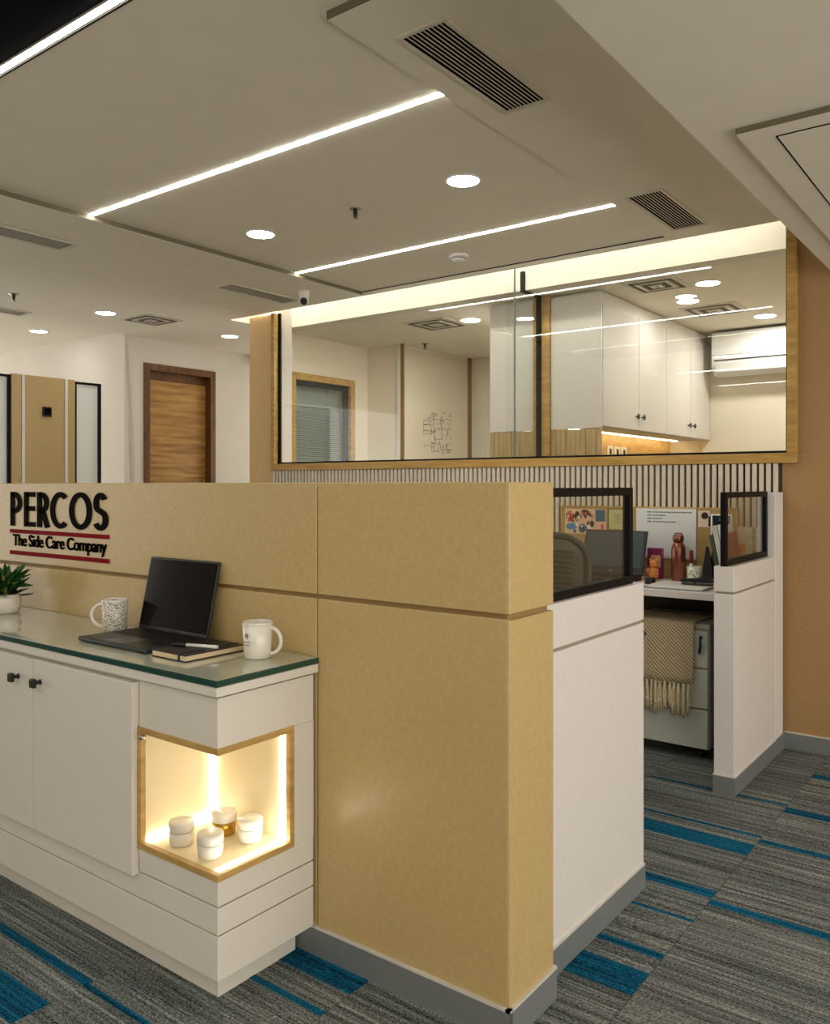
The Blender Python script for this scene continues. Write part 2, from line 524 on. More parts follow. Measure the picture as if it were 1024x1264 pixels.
t = thing('security_camera', 'small white security camera hanging beside the ceiling step', 'security camera', (-3.84, 3.88, ZLOW))
bm = bm_new(); lathe(bm, [(.034, .002), (.034, -.03), (.03, -.05), (0, -.05)], 24); obj('mount', bm, white_pl, t, False)
bm = bm_new(); vs = bmesh.ops.create_uvsphere(bm, u_segments=24, v_segments=14, radius=.032)['verts']
bmesh.ops.translate(bm, verts=vs, vec=(.004, -.006, -.068))
for f in bm.faces: f.smooth = True
obj('housing', bm, white_pl, t, False)
bm = bm_new(); vs = bmesh.ops.create_uvsphere(bm, u_segments=20, v_segments=12, radius=.024)['verts']
bmesh.ops.translate(bm, verts=vs, vec=(.018, -.022, -.073))
for f in bm.faces: f.smooth = True
obj('lens', bm, black_pl, t, False)

# ------------------------------------------------------------------ unseen wall behind the camera, added to hold back ambient light
sbox('rear_light_block', mat('rear_block_paint', (196, 184, 162), .8), -9.5, 2.5, -3.6, -3.5, 0, T, label='plain beige wall added out of view to block light from behind')

# ------------------------------------------------------------------ window wall
ww = struct('wall_back', 'tan papered wall carrying the long interior window')
bobj('lower_wall', brown_wall, ww, -4.51, -.955, WIN, WIN + .12, 0, 1.36)
bobj('plain_wall', brown_wall, ww, -.955, 2.5, WIN, WIN + .12, 0, 2.66)
pier_m = mat('tan_pier_paper', (222, 188, 134), .6, vary=.05, scale=(60, 60, 60), bump=.1)
bobj('end_pier', pier_m, ww, -4.776, -4.51, WIN, WIN + .12, 0, 2.50)
bobj('fluted_backing', slat_back, ww, -4.51, -1.018, WIN - .004, WIN + .004, 0, 1.357)
slat_me = None
k = 0
x = -4.50
while x < -1.035:
    if slat_me is None:
        bm = bm_new(); box(bm, 0, .0205, -.022, 0, 0, 1.355, bev=.003)
        bmesh.ops.recalc_face_normals(bm, faces=bm.faces)
        slat_me = bpy.data.meshes.new('fluted_slat'); bm.to_mesh(slat_me); bm.free(); slat_me.materials.append(slat_m)
    o = bpy.data.objects.new('fluted_slat', slat_me); COL.objects.link(o); o.parent = ww; o.location = (x, WIN - .004, 0)
    x += .0322
bb = struct('baseboard_back', 'brushed metal skirting along the tan wall')
bobj('skirting', steel_skirt, bb, -1.008, 2.5, WIN - .012, WIN, 0, .074)
bobj('skirting_lip', skirt_lip, bb, -1.008, 2.5, WIN - .013, WIN, .074, .079)

w1 = struct('window_1', 'long interior window with an oak frame and black inner edge')
fy0, fy1 = WIN - .032, WIN + .13
bobj('window_frame', wood_frame, w1, -4.516, -.948, fy0, fy1, 1.356, 1.404, bev=.002)
bobj('reveal', white_wall, w1, -4.509, -4.462, WIN + .03, fy1, 1.404, 2.50)
bobj('window_frame', wood_frame, w1, -4.516, -4.478, fy0, WIN + .03, 1.404, 2.50, bev=.002)
bobj('window_frame', wood_frame, w1, -.992, -.948, fy0, fy1, 1.404, 2.52, bev=.002)
bobj('black_bead', black_metal, w1, -4.478, -.992, WIN + .0, WIN + .03, 1.404, 1.416)
bobj('black_bead', black_metal, w1, -4.478, -4.455, WIN + .005, WIN + .016, 1.416, 2.50)
bobj('black_bead', black_metal, w1, -1.0, -.992, WIN - .01, WIN + .05, 1.416, 2.505)
bobj('pane', glass_m, w1, -4.455, -2.508, WIN + .018, WIN + .026, 1.416, 2.64)
bobj('pane', glass_m, w1, -2.500, -1.0, WIN + .018, WIN + .026, 1.416, 2.64)
bobj('glass_joint', mat('glass_edge', (120, 132, 126), .3), w1, -2.507, -2.501, WIN + .016, WIN + .028, 1.416, 2.62)

# ------------------------------------------------------------------ rooms behind the window
XL = -4.75
def rwall(name, m, label, *b):
    return sbox(name, m, *b, label=label)
dw = struct('wall_meeting_door', 'cream wall around the glazed meeting room door')
bobj('wall_section', cream_wall, dw, XL - .026, XL, WIN + .12, 4.645, 0, ZIN + .1)
bobj('wall_section', cream_wall, dw, XL - .026, XL, 5.405, 5.58, 0, ZIN + .1)
bobj('wall_section', cream_wall, dw, XL - .026, XL, 4.645, 5.405, 2.145, ZIN + .1)
rwall('wall_return', white_wall, 'white wall return beside the window', XL, -4.60, 4.382, 4.50, 0, ZIN + .15)
rwall('wall_meeting_nook', cream_wall, 'cream wall beside the glazed meeting room door', XL - .026, -4.37, 5.58, 5.68, 0, ZIN)
rwall('wall_meeting_side', cream_wall, 'cream wall behind the marker drawing', -4.47, -4.37, 5.68, 6.63, 0, ZIN)
rwall('wall_meeting_back', cream_wall, 'cream end wall of the meeting room', -4.47, -2.9, 6.63, 6.73, 0, ZIN)
rwall('wall_pantry_back', cream_wall, 'cream wall behind the air conditioner', -2.9, -.9, 6.75, 6.85, 0, ZIN)
rwall('wall_pantry_side', cream_wall, 'cream side wall of the pantry', -.99, -.9, WIN + .13, 6.75, 0, ZIN)
strip_w = wood('dark_oak_strip', (120, 86, 38), (150, 112, 56), (30, 30, 4), .5)
tr = struct('trim_1', 'oak and white corner strips beside the marker wall')
bobj('oak_strip', strip_w, tr, -4.372, -4.345, 5.565, 5.585, 0, ZIN)
bobj('white_strip', white_pl, tr, -4.41, -4.374, 5.566, 5.58, 0, ZIN)
bobj('oak_strip', strip_w, tr, -4.371, -4.35, 6.585, 6.625, 0, ZIN)

d2 = struct('door_2', 'glazed door with horizontal blinds in an oak frame')
def door_frame(parent, x, y0, y1, ztop, fw, depth, m):
    bobj('door_frame', m, parent, x - .1, x + depth, y0, y0 + fw, 0, ztop, bev=.002)
    bobj('door_frame', m, parent, x - .1, x + depth, y1 - fw, y1, 0, ztop, bev=.002)
    bobj('door_frame', m, parent, x - .1, x + depth, y0 + fw, y1 - fw, ztop - fw, ztop, bev=.002)
door_frame(d2, XL, 4.645, 5.405, 2.145, .055, .012, wood_frame)
bobj('black_sash', black_metal, d2, XL - .05, XL - .03, 4.70, 4.725, 0, 2.09)
bobj('black_sash', black_metal, d2, XL - .05, XL - .02, 5.31, 5.35, 0, 2.09)
bobj('black_sash', black_metal, d2, XL - .05, XL - .02, 4.725, 5.31, 2.05, 2.09)
bobj('frosted_backing', mat('grey_green_room_beyond', (150, 160, 150), .6), d2, XL - .12, XL - .11, 4.68, 5.37, 0, 2.1)
bobj('pane', glass_m, d2, XL - .042, XL - .038, 4.725, 5.31, .1, 2.05)
bl_me = None
blind_m = mat('grey_blind', (190, 196, 188), .5)
for k in range(30):
    z = 1.38 + k * .0165
    if bl_me is None:
        bm = bm_new(); vs = box(bm, -.006, .006, 4.735, 5.30, -.001, .001); 
        bl_me = bpy.data.meshes.new('blind_slat'); bm.to_mesh(bl_me); bm.free(); bl_me.materials.append(blind_m)
    o = bpy.data.objects.new('blind_slat', bl_me); COL.objects.link(o); o.parent = d2; o.location = (XL - .075, 0, z); o.rotation_euler = (0, .7, 0)

# marker drawing on the glossy wall panel
wbp = thing('writing_board', 'glossy cream writing panel with a dark marker diagram', 'whiteboard', (-4.37, 6.1, 0))
bobj('panel', mat('glossy_cream_panel', (226, 216, 192), .12, vary=.01), wbp, -4.3695, -4.362, 5.60, 6.57, .2, 2.42, bev=.001)
random.seed(5)
bm = bm_new()
def dash(y0, y1, z0, z1, wdt=.0045):
    tube(bm, [(-4.3615, y0, z0), (-4.3615, (y0 + y1) / 2 + random.uniform(-.006, .006), (z0 + z1) / 2 + random.uniform(-.006, .006)), (-4.3615, y1, z1)], wdt / 2, 5)
ya, yb2, za, zb = 5.87, 6.30, 1.52, 1.90
for q in range(58):
    y, z = random.uniform(ya, yb2), random.uniform(za, zb)
    if random.random() < .55:
        dash(y, min(yb2, y + random.uniform(.03, .11)), z, z + random.uniform(-.006, .006), random.uniform(.003, .007))
    else:
        dash(y, y + random.uniform(-.008, .008), z, min(zb, z + random.uniform(.02, .08)), random.uniform(.003, .007))
for (y0, y1, z0, z1) in ((5.88, 5.99, 1.70, 1.82), (6.04, 6.16, 1.66, 1.76), (6.0, 6.1, 1.55, 1.62)):
    dash(y0, y1, z0, z0); dash(y0, y1, z1, z1); dash(y0, y0, z0, z1); dash(y1, y1, z0, z1)
obj('marker_drawing', bm, mat('marker_ink', (96, 86, 64), .7), wbp)

# storage wall between the two rooms
sw = thing('storage_block', 'white storage block between the glazed rooms with pale oak planks below', 'storage unit', (-2.57, 5.7, 0))
bobj('core', white_wall, sw, -2.956, -2.50, 4.7425, 6.628, 0, ZIN - .001)
bobj('end_panel', white_lam, sw, -2.956, -2.632, 4.722, 4.738, 1.60, 2.425, bev=.001)
bobj('end_panel', white_lam, sw, -2.505, -2.165, 4.722, 4.738, 1.60, 2.425, bev=.001)
bobj('post', wood_oak, sw, -2.626, -2.595, 4.715, 4.7415, 0, 2.44)
bobj('post', wood_oak, sw, -2.562, -2.508, 4.705, 4.74, 0, 2.44)
for k in range(10):
    x = -2.954 + k * .0325
    bobj('plank', plank_wood, sw, x, x + .0305, 4.722 + .002 * (k % 2), 4.742, 0, 1.595, bev=.001)
for k in range(10):
    x = -2.504 + k * .034
    bobj('plank', plank_wood, sw, x, x + .032, 4.722 + .002 * (k % 2), 4.742, 0, 1.595, bev=.001)

gp = thing('glass_divider', 'short glass divider with a black channel behind the window joint', 'glass partition', (-2.575, 4.5, 0))
bobj('pane', clear_m, gp, -2.579, -2.571, 4.30, 4.69, 0, ZIN - .002)
bobj('channel', black_metal, gp, -2.588, -2.562, 4.482, 4.498, ZIN, 2.56)
bobj('channel', black_metal, gp, -2.588, -2.562, 4.482, 4.704, ZIN - .012, ZIN - .001)
bobj('post', black_metal, gp, -2.594, -2.563, 4.69, 4.7035, 0, ZIN - .012)

wc = thing('hanging_cabinet', 'white wall cabinet with four tall doors in the glazed room', 'cabinet', (-2.33, 5.7, 1.6))
wc_m = mat('matte_white_doors', (222, 216, 206), .6, vary=.01, spec=.25)
bobj('body', wc_m, wc, -2.487, -2.182, 4.7435, 6.748, 1.61, 2.44)
ys = [4.742, 5.30, 5.80, 6.30, 6.745]
for k in range(4):
    d = bobj('door', wc_m, wc, -2.182, -2.162, ys[k] + .003, ys[k + 1] - .003, 1.612, 2.36, bev=.0015)
    yk = (ys[k + 1] - .05) if k % 2 == 0 else (ys[k] + .05)
    bm = bm_new()
    tube(bm, [(-2.162, yk, 1.70), (-2.142, yk, 1.70)], .006, 8)
    tube(bm, [(-2.146, yk, 1.684), (-2.142, yk + .006, 1.70), (-2.146, yk, 1.716)], .007, 8)
    obj('knob', bm, black_pl, d)
bobj('under_light', under_led, wc, -2.42, -2.405, 4.80, 6.7, 1.602, 1.61)
bobj('backsplash', wood_oak, sw, -2.4995, -2.488, 4.745, 6.745, .9, 1.608)
for k in range(3):
    s = thing('switch_plate', 'white switch plate on the oak backsplash', 'switch plate', (-2.486, 5.56 + k * .12, 1.49), 0, 'switch plates')
    bobj('plate', white_pl, s, -2.488, -2.482, 5.52 + k * .12, 5.62 + k * .12, 1.45, 1.53, bev=.002)
    bobj('rocker', gunmetal, s, -2.4825, -2.478, 5.555 + k * .12, 5.585 + k * .12, 1.47, 1.51, bev=.001)

ac = thing('air_conditioner', 'white split air conditioner on the far wall of the glazed room', 'air conditioner', (-1.62, 6.75, 2.09))
bm = bm_new()
prism(bm, [(6.749, 2.10), (6.60, 2.10), (6.545, 2.16), (6.535, 2.22), (6.535, 2.40), (6.55, 2.425), (6.749, 2.425)], 'x', -2.08, -1.15)
obj('casing', bm, white_pl, ac)
bobj('air_slot', gunmetal, ac, -2.06, -1.17, 6.531, 6.54, 2.205, 2.213)
bm = bm_new(); prism(bm, [(6.54, 2.165), (6.53, 2.19), (6.523, 2.186), (6.545, 2.12), (6.60, 2.088), (6.604, 2.096)], 'x', -2.05, -1.18)
obj('louvre', bm, white_pl, ac)
bobj('display_line', gunmetal, ac, -2.08, -1.15, 6.5335, 6.536, 2.245, 2.248)

# ------------------------------------------------------------------ corridor and alcove at the far side
XD = -6.15
wl = struct('wall_left', 'white corridor wall holding the wooden door')
bobj('wall_section', white_wall, wl, XD - .2, XD, 4.105, 4.32, 0, T)
bobj('wall_section', white_wall, wl, XD - .2, XD, 5.02, 7.2, 0, T)
bobj('wall_section', white_wall, wl, XD - .2, XD, 4.32, 5.02, 2.26, T)
wa = sbox('wall_alcove', white_wall, -9.5, XD - .0, 4.10, 4.2, 0, T, label='white alcove wall behind the tan pillar')
d1 = struct('door_1', 'teak veneer door in a dark wooden frame')
door_frame(d1, XD, 4.286, 5.05, 2.297, .058, .014, door_frame_w)
leaf = bobj('door_leaf', door_wood, d1, XD - .10, XD - .06, 4.344, 4.992, .005, 2.165, bev=.002)
bobj('door_head_shade', door_frame_w, d1, XD - .11, XD - .07, 4.344, 4.992, 2.165, 2.24)  # dark infill standing in for the shade above the leaf
bm = bm_new()
lathe(bm, [(.022, 0), (.022, .008), (0, .008)], 18)
vs = list(bm.verts); rot(bm, vs, PI / 2, 'Y'); bmesh.ops.translate(bm, verts=vs, vec=(XD - .06, 4.93, 1.27))
tube(bm, [(XD - .055, 4.93, 1.27), (XD - .02, 4.93, 1.27), (XD - .015, 4.915, 1.27), (XD - .015, 4.82, 1.268)], .008, 10)
obj('door_handle', bm, chrome, leaf)

pz = 2.05
ps = thing('tan_pillar_screen', 'tan pillar with white strips between black-framed glass panels', 'partition', (-5.93, 3.3, 0), kind='thing')
bobj('tan_panel', tan_lam, ps, -5.96, -5.90, 3.02, 3.094, 0, pz, bev=.002)
bobj('white_strip', white_pl, ps, -5.955, -5.898, 3.096, 3.118, 0, pz)
bobj('tan_panel', tan_lam, ps, -5.96, -5.90, 3.12, 3.424, 0, pz, bev=.002)
bobj('white_strip', white_pl, ps, -5.955, -5.898, 3.426, 3.45, 0, pz)
bobj('tan_panel', tan_lam, ps, -5.96, -5.90, 3.452, 3.51, 0, pz, bev=.002)
def framed(y0, y1, name, lab):
    t = thing('glazed_screen', lab, 'glass panel', (-5.93, (y0 + y1) / 2, 0), kind='thing')
    bobj('frosted_pane', mat('pale_frosted_pane', (244, 246, 244), .3, vary=.005), t, -5.935, -5.925, y0 + .012, y1 - .012, .02, pz - .03)
    bobj('frame', black_metal, t, -5.94, -5.905, y0, y0 + .014, 0, pz - .014)
    bobj('frame', black_metal, t, -5.94, -5.905, y1 - .02, y1, 0, pz - .014)
    bobj('frame', black_metal, t, -5.94, -5.905, y0, y1, pz - .026, pz - .01)
    return t
framed(3.512, 3.732, 'n', 'narrow black-framed frosted glass panel next to the corner of the white wall')
framed(2.2, 3.018, 'w', 'wide black-framed frosted glass panel on the far side of the tan pillar')
sq = thing('wall_plaque', 'small black square plaque on the tan pillar', 'sign', (-5.9, 3.28, 1.79))
bobj('plate', black_pl, sq, -5.9, -5.885, 3.248, 3.317, 1.755, 1.828, bev=.003)
bobj('screen', void_black, sq, -5.886, -5.883, 3.258, 3.307, 1.768, 1.818)

# ------------------------------------------------------------------ tan reception screen
YF = 1.617
XE = -.962
rs = thing('reception_screen', 'long tan laminate reception screen carrying the company sign', 'partition', (-2.4, 1.72, 0), kind='thing')
bobj('core', tan_core, rs, -4.3, XE - .012, YF + .012, 1.815, .07, 1.245)
def tpanel(*b): return bobj('tan_panel', tan_lam, rs, *b, bev=.0018)
tpanel(-4.3, -1.5545, YF, YF + .016, .960, 1.257)
tpanel(-1.5505, XE - .004, YF, YF + .016, .960, 1.257)
tpanel(-4.3, -1.5545, YF, YF + .016, .079, .948)
tpanel(-1.5505, XE - .004, YF, YF + .016, .079, .948)
tpanel(XE - .016, XE, YF + .001, 1.827, .960, 1.257)
tpanel(XE - .016, XE, YF + .001, 1.827, .079, .946)
tpanel(-4.3, XE - .016, 1.812, 1.827, .079, 1.257)
tpanel(-4.3, XE - .001, YF + .001, 1.826, 1.246, 1.2575)
bobj('skirting', steel_skirt, rs, -1.66, XE + .006, YF - .006, YF + .006, 0, .073)
bobj('skirting', steel_skirt, rs, XE - .006, XE + .006, YF - .006, 1.833, 0, .073)
bobj('skirting_lip', skirt_lip, rs, -1.66, XE + .007, YF - .007, YF + .006, .073, .079)
bobj('skirting_lip', skirt_lip, rs, XE - .006, XE + .007, YF - .007, 1.834, .073, .079)

# company sign: six raised letters, two red bars and a line of small letters
sg = thing('company_sign', 'PERCOS sign with black raised letters and two dark red bars', 'sign', (-2.84, YF, 1.0))
ink = mat('sign_black', (12, 11, 12), .8, spec=.05)
red = mat('sign_dark_red', (132, 6, 16), .7, spec=.08)
KX = .57
def strip(bm, pts, t, closed=False, y0=YF - .0035, y1=YF - .0006):
    """stroke of even width drawn in a space squeezed by KX along x"""
    n = len(pts); L, R = [], []
    for i, (x, z) in enumerate(pts):
        a = pts[(i - 1) % n] if (closed or i) else pts[i]
        b = pts[(i + 1) % n] if (closed or i < n - 1) else pts[i]
        d = Vector((b[0] - a[0], b[1] - a[1])).normalized()
        nx, nz = -d.y * t / 2, d.x * t / 2
        L.append(((x + nx) / KX, z + nz)); R.append(((x - nx) / KX, z - nz))
    def ring(q): return [(bm.verts.new((p[0], y0, p[1])), bm.verts.new((p[0], y1, p[1]))) for p in q]
    A, B = ring(L), ring(R)
    m = n if closed else n - 1
    for i in range(m):
        j = (i + 1) % n
        bm.faces.new((A[i][0], A[j][0], B[j][0], B[i][0]))
        bm.faces.new((A[i][0], A[i][1], A[j][1], A[j][0]))
        bm.faces.new((B[i][0], B[j][0], B[j][1], B[i][1]))
    if not closed:
        for i in (0, n - 1):
            bm.faces.new((A[i][0], B[i][0], B[i][1], A[i][1]))
def arc(cx, cz, rx, rz, a0, a1, n=22):
    return [(cx + rx * math.cos(math.radians(a0 + (a1 - a0) * i / n)), cz + rz * math.sin(math.radians(a0 + (a1 - a0) * i / n))) for i in range(n + 1)]
Z0, Z1 = 1.096, 1.225
HL = Z1 - Z0
TH = .0180
LET = dict(P=(-3.162, -3.077), E=(-3.062, -2.982), R=(-2.968, -2.884), C=(-2.878, -2.757), O=(-2.753, -2.611), S=(-2.606, -2.514))
for ch, (xa, xb) in LET.items():
    bm = bm_new()
    xl, xr = xa * KX + TH / 2, xb * KX - TH / 2
    zb_, zt_ = Z0 + TH / 2, Z1 - TH / 2
    if ch in 'PER':
        strip(bm, [(xl, Z0), (xl, Z1)], TH)
    if ch == 'E':
        for z in (zb_, (Z0 + Z1) / 2 + .003, zt_):
            strip(bm, [(xl, z), (xr + TH / 2 if z != (Z0 + Z1) / 2 + .003 else xr + TH * .4, z)], TH)
    if ch in 'PR':
        zm = Z0 + HL * (.44 if ch == 'P' else .47)
        rz = (zt_ - zm) / 2
        rx = min(rz * .8, (xr - xl) * .8)
        xr2 = xr if ch == 'P' else xr - TH * .1
        strip(bm, [(xl, zt_), (xr2 - rx, zt_)] + arc(xr2 - rx, zm + rz, rx, rz, 88, -88, 18) + [(xr2 - rx, zm), (xl, zm)], TH)
        if ch == 'R':
            strip(bm, [(xl + TH * .7, zm), (xr + TH * .1, Z0)], TH * 1.05)
    if ch == 'C':
        cx, cz = (xl + xr) / 2 + .004, (Z0 + Z1) / 2
        strip(bm, arc(cx, cz, (xr - xl) / 2 + .004, HL / 2 - TH / 2 + .001, 52, 308, 36), TH)
    if ch == 'O':
        strip(bm, arc((xl + xr) / 2, (Z0 + Z1) / 2, (xr - xl) / 2, HL / 2 - TH / 2 + .001, 0, 350, 35), TH, closed=True)
    if ch == 'S':
        cx = (xl + xr) / 2
        hz = (HL - TH) / 4
        rx = (xr - xl) / 2
        top = arc(cx, Z1 - TH / 2 - hz, rx * .86, hz, 28, 230, 22)
        bot = arc(cx, Z0 + TH / 2 + hz, rx, hz, 50, -152, 22)
        strip(bm, top + bot, TH)
    obj('letter', bm, ink, sg)
bobj('red_bar', red, sg, -3.166, -2.509, YF - .003, YF - .0006, 1.069, 1.0835)
bobj('red_bar', red, sg, -3.166, -2.509, YF - .003, YF - .0006, .9875, 1.0025)
cu = bpy.data.curves.new('tagline', 'FONT')
cu.body = 'The Side Care Company'
cu.size = .05
cu.extrude = .001
cu.offset = .0
cu.space_character = .94
tmp = bpy.data.objects.new('tagline_tmp', cu); COL.objects.link(tmp)
bpy.context.view_layer.update()
me = bpy.data.meshes.new_from_object(tmp.evaluated_get(bpy.context.evaluated_depsgraph_get()))
bpy.data.objects.remove(tmp)
xs = [v.co.x for v in me.vertices]; ysv = [v.co.y for v in me.vertices]
sx = (.618) / (max(xs) - min(xs)); szv = .057 / (max(ysv) - min(ysv))
for v in me.vertices:
    v.co = Vector((-3.143 + (v.co.x - min(xs)) * sx, YF - .0018 - v.co.z, 1.008 + (v.co.y - min(ysv)) * szv))
bm = bm_new()
for dx_, dz_ in ((-.0022, 0), (0, 0), (.0022, 0), (0, .0008), (0, -.0008)):       # bold weight
    n0 = len(bm.verts)
    bm.from_mesh(me)
    bm.verts.ensure_lookup_table()
    bmesh.ops.translate(bm, verts=bm.verts[n0:], vec=(dx_, 0, dz_))
bm.to_mesh(me); bm.free()
me.materials.clear(); me.materials.append(ink)
link('tagline', me, sg)

# ------------------------------------------------------------------ white reception cabinet with lit corner niche
YC, CE = 1.286, -1.555
NX, NY, NZ0, NZ1 = -1.866, 1.529, .320, .627      # niche: X from NX to CE, Y from YC to NY
rc = thing('reception_cabinet', 'white low reception cabinet with a lit corner display niche', 'cabinet', (-2.6, 1.45, 0))
XLft = -4.2
bobj('plinth', cab_white, rc, XLft, -1.617, 1.338, 1.60, 0, .084)
bobj('base_panel', cab_white, rc, XLft, CE, YC, 1.606, .082, .187, bev=.0012)
bobj('groove_core', groove_m, rc, XLft, CE - .008, YC + .008, 1.606, .185, .262)
bobj('base_panel', cab_white, rc, XLft, CE, YC, 1.606, .191, .254, bev=.0012)
bobj('body', cab_white, rc, XLft, NX - .004, YC + .006, 1.606, .258, .752)
# corner unit around the niche: top block, bottom block, back block
bobj('corner_panel', cab_white, rc, NX + .002, CE, YC, 1.606, NZ1, .749, bev=.0012)
bobj('corner_panel', cab_white, rc, NX + .002, CE, YC, 1.606, .258, NZ0, bev=.0012)
bobj('corner_panel', cab_white, rc, NX + .002, CE, NY, 1.606, NZ0, NZ1)
bobj('gap', groove_m, rc, NX - .006, NX + .002, YC + .012, 1.6, .258, .752)
# doors, slightly proud
for k, (a, b, kx) in enumerate(((-2.352, -1.868, -2.314), (-2.842, -2.357, -2.437), (-3.33, -2.847, -3.29), (-3.82, -3.335, -3.41))):
    d = bobj('door', cab_white, rc, a, b, YC - .018, YC + .004, .250, .744, bev=.0015)
    bm = bm_new()
    lathe(bm, [(.0085, 0), (.006, .004), (.0055, .016), (.0075, .019)], 16)
    vs = list(bm.verts); rot(bm, vs, PI / 2, 'X'); bmesh.ops.translate(bm, verts=vs, vec=(kx, YC - .018, .684))
    box(bm, kx - .011, kx + .011, YC - .047, YC - .034, .671, .697, bev=.003, seg=2)
    obj('knob', bm, gunmetal, d)
bobj('counter_slab', cab_white, rc, XLft, CE + .012, YC - .014, 1.612, .755, .7775, bev=.001)
edge_g = mat('glass_green_edge', (20, 66, 56), .12, coat=.5)
gt = bobj('glass_top', edge_g, rc, XLft, CE + .013, YC - .016, 1.613, .7785, .7935, bev=.001)
gt['label'] = 'thick green-edged glass sheet on the counter'
top_m, nt, b = base_mat('glass_top_surface')
b.inputs['Base Color'].default_value = lin((176, 182, 160)); b.inputs['Roughness'].default_value = .06; b.inputs['Coat Weight'].default_value = .5
n_ = node(nt, 'ShaderNodeTexNoise', Scale=3.0, Detail=2.0)
nt.links.new(ramp(nt, n_.outputs['Fac'], [(.3, lin((182, 184, 160))), (.7, lin((192, 194, 172)))]), b.inputs['Base Color'])
bobj('glass_surface', top_m, gt, XLft, CE + .007, YC - .010, 1.612, .7932, .7945)
# niche lining, oak frame, lights and panes
nl = bobj('niche_floor', niche_in, rc, NX + .002, CE - .004, YC + .004, NY, NZ0, NZ0 + .012)
bobj('niche_top', niche_in, rc, NX + .002, CE - .004, YC + .004, NY, NZ1 - .010, NZ1)
bobj('niche_back', niche_in, rc, NX + .002, CE - .004, NY - .010, NY, NZ0 + .012, NZ1 - .010)
bobj('niche_side', niche_in, rc, NX - .003, NX + .010, YC + .004, NY - .01, NZ0 + .012, NZ1 - .010)
fr = [(NX - .002, NX + .014, YC - .004, YC + .012, NZ0 - .002, NZ1 + .004), (NX + .014, CE + .004, YC - .004, YC + .012, NZ1 - .012, NZ1 + .004),
      (NX + .014, CE + .004, YC - .004, YC + .012, NZ0 - .002, NZ0 + .014), (CE - .012, CE + .004, YC + .012, NY + .004, NZ1 - .012, NZ1 + .004),
      (CE - .012, CE + .004, YC + .012, NY + .004, NZ0 - .002, NZ0 + .014), (CE - .012, CE + .004, NY - .012, NY + .004, NZ0 + .014, NZ1 - .012)]
for q in fr:
    bobj('oak_frame', wood_oak, rc, *q, bev=.001)
zf = NZ0 + .012
for q in ((NX + .012, NX + .019, YC + .016, NY - .014, zf, zf + .006), (CE - .024, CE - .016, YC + .016, NY - .014, zf, zf + .006),
          (NX + .012, NX + .017, NY - .016, NY - .011, zf, NZ1 - .012), (CE - .030, CE - .024, NY - .016, NY - .010, zf, NZ1 - .012)):
    bobj('niche_light', niche_led, rc, *q)
bobj('pane', clear_m, rc, NX + .014, CE - .002, YC + .001, YC + .005, NZ0 + .013, NZ1 - .011)
bobj('pane', clear_m, rc, CE - .005, CE - .001, YC + .006, NY - .011, NZ0 + .013, NZ1 - .011)
bm = bm_new(); lathe(bm, [(.007, 0), (.007, .012), (.004, .014), (0, .014)], 14)
vs = list(bm.verts); rot(bm, vs, PI / 2, 'X'); bmesh.ops.translate(bm, verts=vs, vec=(NX + .028, YC - .002, NZ1 - .018))
obj('lock', bm, chrome, rc)

# jars standing in the niche
cream_glow = mat('white_jar', (236, 230, 218), .25, vary=.01)
gold = mat('gold_jar', (196, 150, 50), .22, metal=.8)
jar_glass = glass('jar_glass', (.97, .96, .93))
jar_foot = mat('jar_thick_glass', (226, 214, 186), .1)
def jar(label, x, y, bodym, r=.032):
    t = thing('cosmetic_jar', label, 'jar', (x, y, zf + .0005), 0, 'jars in the niche')
    bm = bm_new(); lathe(bm, [(r * .78, 0), (r * .9, .002), (r * 1.0, .022), (r * 1.0, .030), (r * .9, .034), (0, .034)], 28); obj('body', bm, bodym, t, False)
    bm = bm_new(); lathe(bm, [(r * .96, .0355), (r * 1.02, .037), (r * 1.02, .056), (r * .97, .059), (0, .059)], 28); obj('lid', bm, cream_glow, t, False)
    bm = bm_new(); lathe(bm, [(r * .92, .034), (r * .92, .0355)], 28); obj('collar', bm, chrome, t, False)
jar('lidded white jar in the niche, by the inner side wall', -1.772, 1.348, cream_glow)
jar('gold jar with a white lid at the back of the niche', -1.735, 1.455, gold)
jar('lidded white jar in the niche, beside the upright light strip', -1.648, 1.468, cream_glow)
jar('lidded white jar nearest the glass corner of the niche', -1.655, 1.345, cream_glow)

# ------------------------------------------------------------------ things on the counter
ZC = .7948
lp = thing('laptop', 'open black laptop on the green-edged glass counter', 'laptop', (-2.10, 1.46, ZC))
lp_m = mat('dark_grey_laptop', (46, 47, 50), .35, metal=.5, vary=.02)
bm = bm_new(); box(bm, -.165, .165, -.105, .105, .0015, .0135, bev=.004, seg=2); base = obj('base', bm, lp_m, lp, False)
bm = bm_new()
for r_ in range(5):
    for c_ in range(13):
        x, y = -.145 + c_ * .0223, -.005 + r_ * .0195
        box(bm, x, x + .0195, y, y + .0165, .0134, .0146)
kb = obj('keyboard', bm, black_pl, lp, False); kb['kind'] = 'stuff'
bobj('touchpad', mat('touchpad', (64, 66, 70), .3), lp, -.05, .05, -.092, -.018, .0134, .0139, world=False)
lid_ang = math.radians(-12)
bm = bm_new(); vs = box(bm, -.165, .165, -.004, .003, 0, .222, bev=.002, seg=2); rot(bm, list(bm.verts), lid_ang, 'X'); bmesh.ops.translate(bm, verts=bm.verts, vec=(0, .104, .012)); obj('lid', bm, lp_m, lp, False)
scr_m = mat('dark_screen', (5, 6, 8), .1, vary=.05, spec=.1)
bm = bm_new(); box(bm, -.158, .158, -.0055, -.0035, .010, .216); rot(bm, list(bm.verts), lid_ang, 'X'); bmesh.ops.translate(bm, verts=bm.verts, vec=(0, .104, .012)); obj('screen', bm, scr_m, lp, False)
